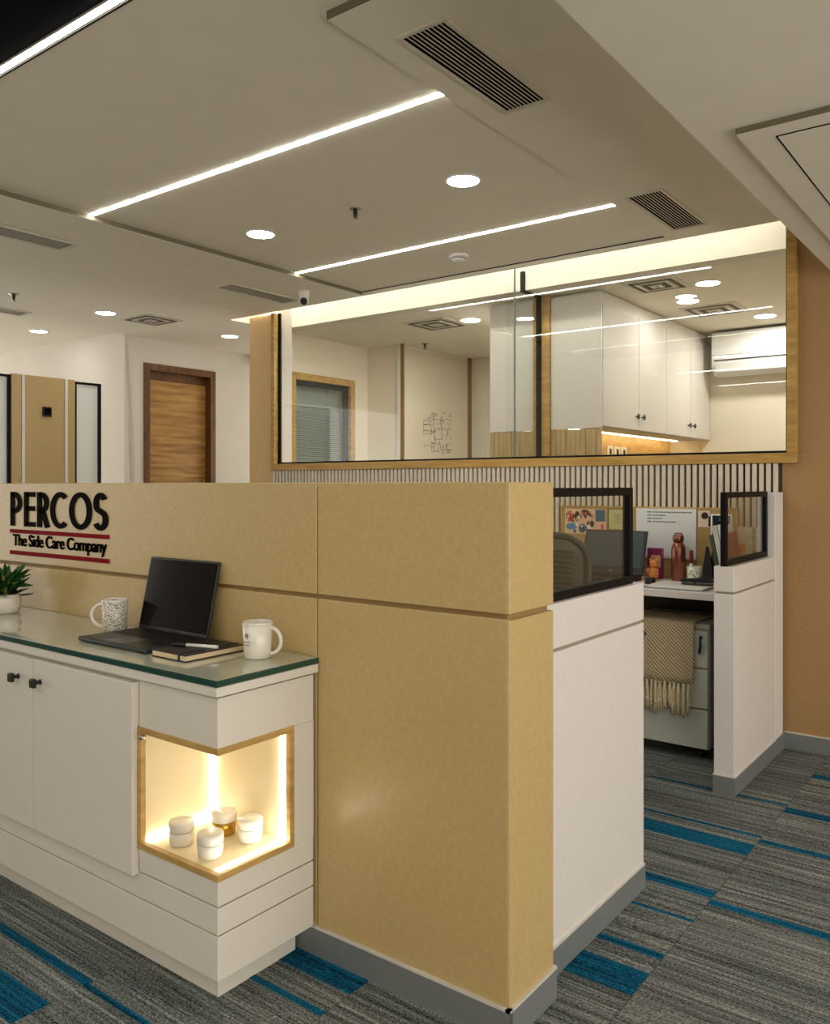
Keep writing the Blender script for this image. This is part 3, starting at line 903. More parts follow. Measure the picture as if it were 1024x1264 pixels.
bm = bm_new(); tube(bm, [(-.12, .104, .0135), (.12, .104, .0135)], .0055, 10); obj('hinge', bm, gunmetal, lp, False)

nb = thing('notebook', 'thick dark brown notebook beside the laptop', 'notebook', (-1.835, 1.452, ZC))
cover = mat('dark_brown_cover', (40, 28, 24), .45)
bobj('cover', cover, nb, -.072, .072, -.098, .098, 0, .003, bev=.001, world=False)
bobj('pages', mat('cream_pages', (226, 206, 168), .8, vary=.12, scale=(2, 2, 900)), nb, -.071, .069, -.096, .096, .003, .0155, world=False)
bobj('cover', cover, nb, -.072, .072, -.098, .098, .0155, .0185, bev=.001, world=False)
bobj('elastic_band', black_pl, nb, .04, .046, -.0992, .0992, -.0002, .0198, world=False)
pn = thing('pen', 'black and white pen lying on the brown notebook', 'pen', (-1.83, 1.44, ZC + .0185), math.radians(20))
bm = bm_new(); tube(bm, [(-.072, 0, .005), (-.066, 0, .005), (-.03, 0, .005)], [.0018, .0042, .0048], 12); obj('grip', bm, black_pl, pn, False)
bm = bm_new(); tube(bm, [(-.03, 0, .005), (.065, 0, .005)], .0048, 12); obj('barrel', bm, white_pl, pn, False)
bm = bm_new(); box(bm, .03, .066, -.0012, .0012, .0095, .011); obj('clip', bm, chrome, pn, False)

dots, nt, b = base_mat('speckled_ceramic')
vor = node(nt, 'ShaderNodeTexVoronoi', Scale=240.0)
nt.links.new(coords(nt), vor.inputs['Vector'])
nt.links.new(ramp(nt, vor.outputs['Distance'], [(.34, lin((54, 52, 52))), (.44, lin((226, 220, 208)))]), b.inputs['Base Color'])
b.inputs['Roughness'].default_value = .2
def mug(label, x, y, rz, r0, r1, h, body_m, hr):
    t = thing('mug', label, 'mug', (x, y, ZC), rz)
    bm = bm_new()
    lathe(bm, [(0, 0), (r0 * .9, 0), (r0, .004), (r1, h), (r1 - .003, h + .001), (r1 - .0045, h - .002), (r0 - .005, .006), (0, .006)], 40)
    obj('cup', bm, body_m, t, False)
    bm = bm_new(); lathe(bm, [(r1 + .0003, h - .004), (r1 + .0008, h), (r1 - .002, h + .0022), (r1 - .005, h), (r1 - .005, h - .004)], 40, cap=False); obj('rim', bm, ceramic, t, False)
    bm = bm_new()
    pts = []
    for k in range(15):
        a = math.radians(100 - 200 * k / 14)
        pts.append((r0 - .002 + (r1 - r0) * .5 + hr * max(0, math.cos(a)) * 1.0 + .001, 0, h * .5 + h * .36 * math.sin(a)))
    tube(bm, pts, .0052, 10); obj('handle', bm, ceramic, t, False)
    return t
mug('white mug with a black speckle pattern behind the laptop corner', -2.33, 1.52, math.radians(217), .036, .040, .098, dots, .036)
m2 = mug('plain white mug with a small logo beside the notebook', -1.668, 1.512, math.radians(22), .036, .040, .094, ceramic, .030)
bm = bm_new()
def on_mug(a, z): 
    rr = .036 + .004 * z / .094 + .0006
    return (rr * math.cos(a), rr * math.sin(a), z)
a0 = math.radians(-90 - 22)
tube(bm, [on_mug(a0 + .16 * math.cos(q), .062 + .006 * math.sin(q)) for q in [2 * PI * i / 14 for i in range(14)]], .0007, 5, closed=True)
for k in range(3):
    tube(bm, [on_mug(a0 - .12 + .12 * k, .060), on_mug(a0 - .10 + .12 * k, .066)], .0008, 5)
for k, w_ in enumerate((.34, .26)):
    tube(bm, [on_mug(a0 - w_ + 2 * w_ * i / 8, .046 - .008 * k) for i in range(9)], .0009, 5)
obj('logo', bm, mat('purple_print', (112, 70, 96), .5), m2, False)

# potted plant
pp = thing('potted_plant', 'small leafy green plant in a round white pot', 'plant', (-2.972, 1.50, ZC))
bm = bm_new(); lathe(bm, [(0, 0), (.040, 0), (.046, .004), (.051, .022), (.051, .05), (.049, .066), (.046, .068), (.044, .064), (0, .060)], 40); obj('pot', bm, ceramic, pp, False)
bm = bm_new(); lathe(bm, [(.044, .058), (.03, .063), (0, .064)], 24); obj('soil', bm, mat('soil', (48, 36, 24), .95), pp, False)
random.seed(11)
def leaf_obj(base, direction, length, width, bend, m):
    d = Vector(direction).normalized()
    side = d.cross(Vector((0, 0, 1)))
    if side.length < .05: side = Vector((1, 0, 0))
    side.normalize()
    side = Matrix.Rotation(random.uniform(-1.0, 1.0), 3, d) @ side
    bm = bm_new(); rows = []
    n = 6
    for i in range(n + 1):
        t_ = i / n
        p = Vector(base) + d * length * t_ + Vector((d.x, d.y, 0)) * bend * t_ * t_ - Vector((0, 0, 1)) * bend * .6 * t_ * t_
        w_ = width * (math.sin(PI * min(1, t_ * .92 + .06)) ** .8) * .5
        rows.append((bm.verts.new(p - side * w_), bm.verts.new(p + Vector((0, 0, -.15 * w_))), bm.verts.new(p + side * w_)))
    for a, b in zip(rows, rows[1:]):
        for q in range(2):
            f = bm.faces.new((a[q], a[q + 1], b[q + 1], b[q])); f.smooth = True
    return obj('leaf', bm, m, pp, False)
leafs = [mat('leaf_green', (38, 88, 36), .4, vary=.25), mat('leaf_dark_green', (22, 62, 30), .4, vary=.25), mat('leaf_pale_tip', (150, 158, 70), .45, vary=.2)]
for k in range(150):
    a = random.uniform(0, 2 * PI); el = random.uniform(.05, 1.25)
    d = (math.cos(a) * math.cos(el), math.sin(a) * math.cos(el), math.sin(el))
    lvl = random.uniform(0, .06)
    rr = random.uniform(0, .03)
    if d[1] > 0 and el < .9: d = (d[0], d[1] * .6, d[2])
    leaf_obj((rr * math.cos(a), rr * math.sin(a), .058 + lvl), d, random.uniform(.05, .085), random.uniform(.013, .021), random.uniform(.0, .018), leafs[(0, 1, 0, 1, 0, 1, 2)[k % 7]])
flw = mat('white_bud', (236, 232, 224), .6)
for k in range(5):
    bm = bm_new(); vs = bmesh.ops.create_icosphere(bm, subdivisions=2, radius=.0055)['verts']
    a = -.9 + k * .5 + PI * 1.3
    bmesh.ops.translate(bm, verts=vs, vec=(.045 * math.cos(a), .045 * math.sin(a), .098 + .012 * (k % 3)))
    for f in bm.faces: f.smooth = True
    obj('bud', bm, flw, pp, False)

# ------------------------------------------------------------------ white cubicle partitions
def cubicle(label, x0, x1, y0, y1, zt, zg, gy0, gy1, gz1, xg):
    t = thing('cubicle_partition', label, 'partition', ((x0 + x1) / 2, (y0 + y1) / 2, 0), kind='thing')
    bobj('lower_panel', white_lam, t, x0, x1, y0, y1, .07, zg - .005, bev=.0015)
    bobj('groove', groove_m, t, x0 + .006, x1 - .006, y0 + .006, y1 - .006, zg - .006, zg + .006)
    bobj('upper_panel', white_lam, t, x0, x1, y0, y1, zg + .004, zt, bev=.0015)
    bobj('skirting', steel_skirt, t, x0 - .003, x1 + .004, y0 - .004, y1, 0, .073)
    bobj('skirting_lip', skirt_lip, t, x0 - .003, x1 + .005, y0 - .005, y1, .073, .0785)
    s = .024
    fx0, fx1 = xg - .012, xg + .012
    bobj('black_frame', black_metal, t, fx0, fx1, gy0, gy1, zt, zt + s, bev=.001)
    bobj('black_frame', black_metal, t, fx0, fx1, gy0, gy1, gz1 - s, gz1, bev=.001)
    bobj('black_frame', black_metal, t, fx0, fx1, gy0, gy0 + s, zt + s, gz1 - s, bev=.001)
    bobj('black_frame', black_metal, t, fx0, fx1, gy1 - s, gy1, zt + s, gz1 - s, bev=.001)
    bobj('pane', smoke_m, t, xg - .003, xg + .003, gy0 + s, gy1 - s, zt + s, gz1 - s)
    return t
p1 = cubicle('white cubicle partition joined to the tan screen, with a black-framed glass top', -1.084, -1.004, 1.829, 2.50, .948, .829, 1.829, 2.46, 1.243, -1.034)
bobj('skirting', steel_skirt, p1, -1.087, -1.0, 2.5, 2.504, 0, .073)
p2 = cubicle('short white cubicle partition against the tan wall, with a black-framed glass top', -1.089, -1.009, 3.45, 4.078, .921, .815, 3.452, 4.074, 1.222, -1.052)
ep = thing('partition_end_post', 'tall white end post between the short partition and the fluted wall', 'post', (-1.05, 4.16, 0), kind='thing')
bobj('post', white_lam, ep, -1.086, -1.009, 4.08, WIN - .03, .0, 1.215, bev=.0015)
bobj('cap_strip', white_pl, ep, -1.028, -1.0085, 4.084, WIN - .032, .08, 1.217)
bobj('skirting', steel_skirt, ep, -1.09, -1.005, 4.079, WIN - .013, 0, .073)

# ------------------------------------------------------------------ desk
ZD = .775
dk = thing('desk', 'white desk against the fluted wall between the partitions', 'desk', (-1.9, 3.95, 0))
bobj('desk_top', white_lam, dk, -2.75, -1.092, 3.70, 4.222, ZD - .032, ZD, bev=.002)
bobj('leg', white_lam, dk, -2.75, -2.71, 3.74, 4.2, 0, ZD - .032, bev=.001)
bobj('leg', black_metal, dk, -1.15, -1.11, 3.78, 4.2, 0, ZD - .032, bev=.001)
bobj('back_panel', gunmetal, dk, -2.7, -1.16, 4.205, 4.22, .3, ZD - .033)

pb = thing('pinboard', 'tan felt pinboard with an oak edge above the desk', 'pinboard', (-1.7, 4.21, ZD))
felt = mat('tan_felt', (176, 148, 96), .95, vary=.12, scale=(160, 160, 160), bump=.2)
PB = 4.2015
bobj('board', felt, pb, -2.16, -1.215, PB + .0005, 4.222, ZD + .004, 1.1315)
bobj('edge', wood_oak, pb, -2.166, -1.209, PB - .004, 4.222, 1.1315, 1.1385)
bobj('edge', wood_oak, pb, -2.166, -2.158, PB - .004, 4.222, ZD + .002, 1.128)
bobj('edge', wood_oak, pb, -1.217, -1.209, PB - .004, 4.222, ZD + .002, 1.128)

ph = thing('group_photo', 'colourful print of a group of people pinned above the open laptop', 'photo', (-2.02, PB, 1.0))
bobj('sheet', mat('photo_base', (226, 190, 150), .5), ph, -2.141, -1.896, PB - .0025, PB, .985, 1.122)
random.seed(3)
blot = [((214, 96, 44), (-2.136, -2.085, 1.045, 1.115)), ((190, 60, 34), (-2.122, -2.096, 1.06, 1.09)), ((66, 128, 168), (-2.136, -2.06, 1.005, 1.045)),
        ((40, 34, 34), (-2.08, -2.05, 1.05, 1.112)), ((222, 170, 140), (-2.072, -2.052, 1.055, 1.082)), ((34, 28, 30), (-2.045, -1.985, 1.07, 1.118)),
        ((228, 178, 150), (-2.04, -2.02, 1.05, 1.085)), ((232, 186, 160), (-2.012, -1.994, 1.055, 1.09)), ((56, 82, 110), (-2.06, -2.01, .99, 1.04)),
        ((240, 226, 210), (-2.01, -1.975, 1.01, 1.055)), ((42, 36, 38), (-1.992, -1.965, 1.02, 1.06)), ((216, 150, 120), (-1.985, -1.966, 1.06, 1.10)),
        ((36, 98, 128), (-1.958, -1.902, 1.055, 1.118)), ((236, 180, 160), (-1.962, -1.905, .99, 1.048)), ((200, 60, 50), (-1.925, -1.912, .995, 1.04))]
cols = [(40, 34, 34), (226, 176, 148), (70, 100, 130), (236, 222, 206), (210, 120, 70), (120, 60, 50)]
for q in range(26):
    bx_, bz_ = random.uniform(-2.13, -1.97), random.uniform(.995, 1.105)
    rr_ = random.uniform(.005, .010)
    blot.append((cols[q % 6], (bx_ - rr_, bx_ + rr_, bz_ - rr_ * 1.2, bz_ + rr_ * 1.2)))
for i, (c, (a, b, z0, z1)) in enumerate(blot):
    bm = bm_new(); vs = []
    n = 12
    cx, cz = (a + b) / 2, (z0 + z1) / 2
    rect = i in (12, 13, 14)
    pts = [(a, z0), (b, z0), (b, z1), (a, z1)] if rect else [(cx + (b - a) / 2 * math.cos(2 * PI * k / n) * random.uniform(.8, 1.1), cz + (z1 - z0) / 2 * math.sin(2 * PI * k / n) * random.uniform(.8, 1.1)) for k in range(n)]
    prism(bm, pts, 'y', PB - .0028 - .00005 * i, PB - .0024)
    obj('printed_patch', bm, mat('print_%d' % i, c, .5), ph)

nt_ = thing('yellow_note', 'small pale yellow note card on the pinboard beside the photo', 'note', (-1.84, PB, 1.02))
bobj('card', mat('pale_yellow_card', (206, 200, 140), .7), nt_, -1.884, -1.795, PB - .003, PB, 1.012, 1.124)
bm = bm_new()
for a, b, z in ((-1.884, -1.795, 1.0125), (-1.884, -1.795, 1.1235)): box(bm, a, b, PB - .004, PB - .003, z - .0025, z + .0025)
for x in (-1.8825, -1.7965): box(bm, x - .0025, x + .0025, PB - .004, PB - .003, 1.012, 1.124)
obj('border', bm, mat('olive_border', (128, 118, 60), .7), nt_)
bm = bm_new()
for k in range(6): box(bm, -1.85 + .004 * (k % 2), -1.81 - .006 * (k % 3), PB - .0036, PB - .0029, 1.092 - .009 * k, 1.0945 - .009 * k)
obj('handwriting', bm, mat('grey_ink', (140, 134, 100), .8), nt_)

wb = thing('whiteboard', 'white board with four lines of small dark text above the desk', 'whiteboard', (-1.565, PB, .876))
bobj('board', mat('white_board_gloss', (226, 230, 228), .35, vary=.01), wb, -1.72, -1.412, PB - .009, PB, .876, 1.130, bev=.001)
bobj('edge', white_pl, wb, -1.724, -1.718, PB - .011, PB - .001, .874, 1.131)
bm = bm_new(); random.seed(9)
for k, (n, ln) in enumerate(((1, .235), (1, .11), (1, .085), (1, .165))):
    z = 1.112 - k * .0165
    x = -1.665
    for w_ in (.022,):
        box(bm, x, x + w_, PB - .0096, PB - .0088, z - .0022, z + .0022)
    x = -1.634; end = -1.665 + ln
    while x < end:
        w_ = random.uniform(.006, .016)
        if x + w_ > end: break
        box(bm, x, x + w_, PB - .0096, PB - .0088, z - .0026, z + .0026); x += w_ + .003
obj('text_lines', bm, mat('grey_text', (74, 80, 84), .7), wb)

cd = thing('coffee_card', 'small pale card with a dark round spot pinned to the board', 'card', (-1.37, PB, 1.04))
bobj('card', mat('blush_card', (222, 204, 186), .6), cd, -1.404, -1.345, PB - .003, PB, 1.04, 1.124)
bm = bm_new(); prism(bm, [(-1.370 + .0175 * math.cos(2 * PI * k / 24), 1.098 + .0175 * math.sin(2 * PI * k / 24)) for k in range(24)], 'y', PB - .0036, PB - .003); obj('dark_spot', bm, mat('coffee_print', (44, 26, 22), .5), cd)
bobj('dark_stripe', black_pl, cd, -1.352, -1.335, PB - .0037, PB - .003, 1.045, 1.095)
pl = thing('instant_photo', 'white-edged instant photo with a dark blue picture', 'photo', (-1.287, PB, .97))
bobj('paper', mat('photo_white', (236, 234, 228), .4), pl, -1.340, -1.236, PB - .006, PB - .003, .972, 1.108)
bobj('picture', mat('navy_picture', (18, 22, 48), .3), pl, -1.331, -1.245, PB - .0066, PB - .006, .995, 1.100)
for c, pts in (((20, 110, 130), [(-1.30, 1.075), (-1.25, 1.07), (-1.248, 1.096), (-1.30, 1.09)]), ((196, 40, 80), [(-1.32, 1.02), (-1.29, 1.015), (-1.285, 1.03), (-1.312, 1.036)]),
               ((180, 60, 120), [(-1.305, 1.035), (-1.285, 1.033), (-1.28, 1.05), (-1.3, 1.052)])):
    bm = bm_new(); prism(bm, pts, 'y', PB - .0071, PB - .0066); obj('printed_patch', bm, mat('pol_%d' % c[0], c, .4), pl)

# laptop on the desk
dl = thing('laptop', 'large dark teal laptop standing open on the white desk', 'laptop', (-1.785, 3.90, ZD + .0003))
teal = mat('teal_screen', (36, 56, 54), .3, vary=.03)
bm = bm_new(); box(bm, -.165, .165, -.12, .11, .002, .024, bev=.004, seg=2); obj('base', bm, black_pl, dl, False)
bm = bm_new()
for r_ in range(5):
    for c_ in range(13):
        x, y = -.145 + c_ * .0223, -.02 + r_ * .0195
        box(bm, x, x + .0195, y, y + .0165, .0238, .0255)
kb = obj('keyboard', bm, gunmetal, dl, False); kb['kind'] = 'stuff'
la = math.radians(-20)
def lidpart(name, m, *b):
    bm = bm_new(); box(bm, *b, bev=.002); rot(bm, list(bm.verts), la, 'X'); bmesh.ops.translate(bm, verts=bm.verts, vec=(0, .106, .022)); return obj(name, bm, m, dl, False)
lidpart('lid', black_pl, -.168, .168, -.008, .004, 0, .232)
lidpart('screen', teal, -.156, .156, -.0095, -.006, .036, .224)
lidpart('logo', chrome, -.008, .008, -.0095, -.007, .014, .020)
bm = bm_new(); tube(bm, [(-.16, .106, .02), (.16, .106, .02)], .009, 10); obj('hinge', bm, black_pl, dl, False)

# bottle, toy, box, cup, puck, papers
bt = thing('steel_bottle', 'copper-coloured steel water bottle on the white desk', 'bottle', (-1.475, 4.12, ZD + .0003))
copper = mat('copper_metal', (150, 96, 84), .28, metal=.9, vary=.04)
bm = bm_new(); lathe(bm, [(0, 0), (.032, 0), (.035, .004), (.035, .155), (.032, .172), (.024, .186), (.022, .192), (0, .192)], 32); obj('body', bm, copper, bt, False)
bm = bm_new(); lathe(bm, [(.023, .193), (.026, .196), (.026, .222), (.023, .226), (0, .226)], 24); obj('cap', bm, copper, bt, False)
bm = bm_new(); tube(bm, [(-.02, 0, .222), (-.016, 0, .234), (.016, 0, .234), (.02, 0, .222)], .004, 8); obj('loop', bm, copper, bt, False)

bx = thing('magenta_box', 'small magenta printed box standing behind the orange toy', 'box', (-1.60, 4.14, ZD + .0003), .1)
bobj('carton', mat('magenta_print', (128, 26, 78), .4, vary=.2), bx, -.036, .036, -.02, .02, 0, .155, bev=.001, world=False)
bobj('label_panel', mat('tan_print', (196, 150, 100), .4, vary=.3), bx, -.018, .03, -.021, -.0195, .06, .12, world=False)
ty = thing('toy_figure', 'small orange seated toy figure on the desk', 'toy', (-1.575, 4.05, ZD + .0003), -.3)
orange = mat('orange_plush', (206, 130, 62), .7, vary=.15, bump=.3)
def blob(bm, c, s):
    vs = bmesh.ops.create_uvsphere(bm, u_segments=16, v_segments=10, radius=1)['verts']
    bmesh.ops.scale(bm, verts=vs, vec=s); bmesh.ops.translate(bm, verts=vs, vec=c)
    for v in vs:
        for f in v.link_faces: f.smooth = True
bm = bm_new(); blob(bm, (0, 0, .034), (.026, .024, .034)); blob(bm, (0, 0, .082), (.023, .021, .022)); obj('body', bm, orange, ty, False)
for sx in (-1, 1):
    bm = bm_new(); blob(bm, (sx * .026, -.008, .045), (.009, .012, .018)); obj('arm', bm, orange, ty, False)
    bm = bm_new(); blob(bm, (sx * .017, -.024, .010), (.012, .018, .010)); obj('leg', bm, orange, ty, False)
    bm = bm_new(); blob(bm, (sx * .018, 0, .102), (.008, .005, .008)); obj('ear', bm, orange, ty, False)
    bm = bm_new(); blob(bm, (sx * .008, -.0205, .086), (.003, .002, .003)); obj('eye', bm, black_pl, ty, False)

cp = thing('pen_cup', 'white pen cup with a green leaf print on the desk', 'cup', (-1.395, 4.12, ZD + .0003))
bm = bm_new(); lathe(bm, [(0, 0), (.032, 0), (.034, .003), (.036, .075), (.033, .075), (.031, .005), (0, .005)], 28); obj('cup', bm, mat('pale_green_white', (226, 230, 208), .4), cp, False)
bm = bm_new()
for k in range(5):
    a = math.radians(-110 + k * 14); z = .04 + .012 * math.sin(k * 1.7)
    vs = bmesh.ops.create_icosphere(bm, subdivisions=1, radius=.006)['verts']; bmesh.ops.scale(bm, verts=vs, vec=(1, .3, .8)); bmesh.ops.translate(bm, verts=vs, vec=(.0352 * math.cos(a), .0352 * math.sin(a), z))
obj('leaf_print', bm, mat('leaf_print_green', (122, 152, 70), .5), cp, False)
mk = thing('marker_pen', 'thick red marker standing in the pen cup', 'marker', (-1.408, 4.112, ZD + .006))
bm = bm_new(); lathe(bm, [(0, 0), (.008, 0), (.008, .09), (0, .09)], 16); obj('barrel', bm, white_pl, mk, False)
bm = bm_new(); lathe(bm, [(.0095, .085), (.0095, .145), (.008, .148), (0, .148)], 16); obj('cap', bm, mat('dark_red_cap', (140, 22, 40), .4), mk, False)
hd = thing('desk_organizer', 'black pointed desk organizer beside the pen cup', 'organizer', (-1.315, 4.13, ZD + .0003))
for k, (x, h) in enumerate(((-.014, .175), (.008, .15))):
    bm = bm_new(); prism(bm, [(x - .022, 0), (x + .022, 0), (x + .022, h * .45), (x + .003, h), (x - .006, h), (x - .022, h * .4)], 'y', -.02 + .02 * k, -.008 + .02 * k); obj('divider', bm, black_pl, hd, False)
bobj('tray', black_pl, hd, -.038, .032, -.035, .035, 0, .03, bev=.002, world=False)

pk = thing('desk_puck', 'small round black object at the edge of the desk', 'puck', (-1.535, 3.90, ZD + .0003))
bm = bm_new(); lathe(bm, [(0, 0), (.024, 0), (.025, .003), (.025, .026), (.022, .029), (0, .029)], 24); obj('body', bm, black_pl, pk, False)
bm = bm_new(); lathe(bm, [(.019, .029), (.019, .0305), (0, .0305)], 24); obj('top_ring', bm, gunmetal, pk, False)
pa = thing('paper_stack', 'white papers and a grey folder lying on the desk', 'papers', (-1.36, 3.84, ZD + .0003), .03)
bobj('folder', mat('grey_folder', (150, 152, 152), .5), pa, -.15, .13, -.11, .10, 0, .006, world=False)
bm = bm_new()
for k in range(4): box(bm, -.13 + .004 * k, .125 + .003 * k, -.10 + .003 * k, .09 + .003 * k, .0062 + .0028 * k, .0088 + .0028 * k)
obj('sheets', bm, white_pl, pa, False)
st = thing('stapler', 'black stapler resting on the white papers', 'stapler', (-1.285, 3.83, ZD + .0182), .08)
bobj('base', black_pl, st, -.07, .07, -.016, .016, 0, .008, bev=.003, world=False)
bm = bm_new(); prism(bm, [(-.075, .018), (-.07, .012), (.072, .012), (.072, .03), (.02, .034), (-.065, .026)], 'y', -.013, .013); obj('arm', bm, black_pl, st, False)
bobj('post', gunmetal, st, -.015, -.007, -.006, .006, .008, .014, world=False)

# books and folders behind the short partition's glass
bk = [('grey_ring_folder', 'folder', 'leaning light grey folder behind the glass of the short partition', (188, 186, 182), -1.203, .022, .29, .19, 11),
      ('white_magazine', 'magazine', 'white magazine leaning between the grey folder and the red book', (214, 208, 200), -1.177, .012, .295, .19, 11),
      ('red_book', 'book', 'thin dark red book leaning against the white magazine', (128, 36, 36), -1.161, .010, .255, .17, 11),
      ('green_binder', 'binder', 'dark green binder leaning at the end of the books', (58, 74, 58), -1.224, .016, .245, .19, 11)]
for nm, cat_, lab, c, x, th, h, dp, tilt in bk:
    t = thing(nm, lab, cat_, (x, 4.05, ZD + .0003))
    m = mat(nm + '_cover', c, .5)
    for part, q, mm in (('cover', (0, .0015, -dp / 2, dp / 2, 0, h), m), ('pages', (.0015, th - .0015, -dp / 2 + .003, dp / 2 - .004, .003, h - .003), mat(nm + '_pages', (222, 214, 196), .8, vary=.15, scale=(600, 2, 2))), ('cover', (th - .0015, th, -dp / 2, dp / 2, 0, h), m), ('spine', (0, th, -dp / 2 - .0015, -dp / 2, 0, h), m)):
        bm = bm_new(); box(bm, *q); rot(bm, list(bm.verts), math.radians(-tilt), 'Y'); obj(part, bm, mm, t, False)
fc = thing('picture_book', 'pink and green illustrated book facing out behind the glass', 'book', (-1.144, 4.166, ZD + .0003))
bobj('cover', mat('pale_pink_cover', (216, 180, 160), .4), fc, -.055, .045, -.004, .002, .06, .275, world=False)
bobj('block', mat('book_block', (220, 212, 196), .8), fc, -.055, .045, .002, .012, .0, .273, world=False)
for c, q in (((196, 200, 160), (-.018, .012)), ((150, 150, 96), (.013, .028)), ((206, 196, 150), (.029, .045))):
    bobj('printed_patch', mat('bookpatch_%d' % c[0], c, .4, vary=.3, scale=(60, 60, 60)), fc, q[0], q[1], -.0048, -.004, .065, .272, world=False)
bobj('printed_patch', mat('bookpatch_orange', (222, 140, 60), .4), fc, -.05, -.02, -.005, -.004, .13, .19, world=False)

# ------------------------------------------------------------------ pedestal drawers and blanket
pd = thing('drawer_pedestal', 'white three-drawer pedestal on castors under the desk', 'drawers', (-1.425, 4.0, 0))
ped_m = mat('pale_grey_steel', (200, 204, 196), .4, vary=.02)
PX0, PX1, PYF = -1.635, -1.225, 3.80
bobj('carcass', ped_m, pd, PX0, PX1, PYF + .018, 4.19, .05, .618, bev=.002)
for z0, z1 in ((.424, .590), (.240, .414), (.056, .230)):
    d = bobj('drawer', ped_m, pd, PX0 + .002, PX1 - .002, PYF, PYF + .018, z0, z1, bev=.002)
    bobj('finger_gap', groove_m, d, PX0 + .004, PX1 - .004, PYF + .004, PYF + .0175, z1, z1 + .009)
lk = bobj('lock', chrome, pd, -1.262, -1.248, PYF - .004, PYF, .555, .569, bev=.003)
bm = bm_new(); box(bm, -1.258, -1.252, PYF - .022, PYF - .004, .556, .568); tube(bm, [(-1.255, PYF - .018, .556), (-1.256, PYF - .014, .52), (-1.262, PYF - .008, .49)], .006, 8); obj('key', bm, black_pl, lk)
for x in (PX0 + .05, PX1 - .05):
    for y in (PYF + .06, 4.13):
        c = bobj('castor', black_pl, pd, x - .012, x + .012, y - .012, y + .012, .035, .05)
        bm = bm_new(); lathe(bm, [(0, -.012), (.02, -.012), (.022, -.009), (.022, .009), (.02, .012), (0, .012)], 18)
        vs = list(bm.verts); rot(bm, vs, PI / 2, 'Y'); bmesh.ops.translate(bm, verts=vs, vec=(x, y, .022)); obj('wheel', bm, black_pl, c)

bn = thing('throw_blanket', 'beige woven throw with knotted tassels hanging over the pedestal', 'blanket', (-1.44, 3.85, 0))
knit, nt, b = base_mat('beige_knit')
wv = node(nt, 'ShaderNodeTexWave', Scale=1.0, Distortion=2.0, Detail=1.0); wv.wave_type = 'BANDS'; wv.bands_direction = 'DIAGONAL'
nt.links.new(coords(nt, (34, 34, 34)), wv.inputs['Vector'])
nz = node(nt, 'ShaderNodeTexNoise', Scale=1.0, Detail=3.0); nt.links.new(coords(nt, (220, 220, 220)), nz.inputs['Vector'])
mx = nt.nodes.new('ShaderNodeMath'); mx.operation = 'MULTIPLY'; nt.links.new(wv.outputs['Fac'], mx.inputs[0]); nt.links.new(nz.outputs['Fac'], mx.inputs[1])
nt.links.new(ramp(nt, mx.outputs[0], [(.02, lin((140, 122, 92))), (.40, lin((222, 204, 168)))]), b.inputs['Base Color'])
b.inputs['Roughness'].default_value = .95
bp = node(nt, 'ShaderNodeBump', Strength=.8, Distance=.004); nt.links.new(mx.outputs[0], bp.inputs['Height']); nt.links.new(bp.outputs['Normal'], b.inputs['Normal'])
BX0, BX1 = -1.622, -1.283
path = [(4.12, .624), (4.0, .628), (3.9, .628), (3.82, .628), (3.792, .622), (3.780, .605), (3.777, .57), (3.777, .50), (3.777, .43), (3.777, .38), (3.777, .345)]
bm = bm_new(); rows = []
NXB = 44
for i, (y, z) in enumerate(path):
    hang = max(0, i - 4) / 6
    row = []
    for k in range(NXB + 1):
        u = k / NXB
        x = BX0 + (BX1 - BX0) * u
        wv_ = math.sin(u * 23 + 1) * .006 + math.sin(u * 11) * .005
        x2 = x + (.012 * hang * (u - .5)) - .010 * hang * u
        row.append(bm.verts.new((x2, y - hang * (.006 + wv_), z + (0 if i < 5 else .004 * math.sin(u * 9) * hang))))
    rows.append(row)
for a, c in zip(rows, rows[1:]):
    for k in range(NXB):
        f = bm.faces.new((a[k], a[k + 1], c[k + 1], c[k])); f.smooth = True
bmesh.ops.recalc_face_normals(bm, faces=bm.faces)
r = bmesh.ops.solidify(bm, geom=list(bm.faces), thickness=.006)
cl_ = obj('cloth', bm, knit, bn)
random.seed(2)
fringe_m = mat('beige_fringe', (216, 200, 164), .95, vary=.2, scale=(200, 200, 60), bump=.5)
NT = 15
for k in range(NT):
    u = (k + .5) / NT
    x = BX0 + .004 + (BX1 - BX0 - .014) * u
    y = 3.768 - math.sin(u * 23 + 1) * .005
    L = random.uniform(.105, .150)
    bm = bm_new()
    blob(bm, (x, y, .340), (.007, .006, .008))
    for q in range(4):
        dx, dy = random.uniform(-.008, .008), random.uniform(-.008, .005)
        tube(bm, [(x + dx * .3, y + dy * .3, .338), (x + dx, y + dy, .338 - L * .35), (x + dx * .8 + .003 * math.sin(q), y + dy, .338 - L * .7), (x + dx * 1.3, y + dy, .338 - L)], [.0042, .0052, .0058, .0035], 6)
    blob(bm, (x + random.uniform(-.004, .004), y - .004, .338 - L * .62), (.0095, .008, .009))
    obj('tassel', bm, fringe_m, bn)

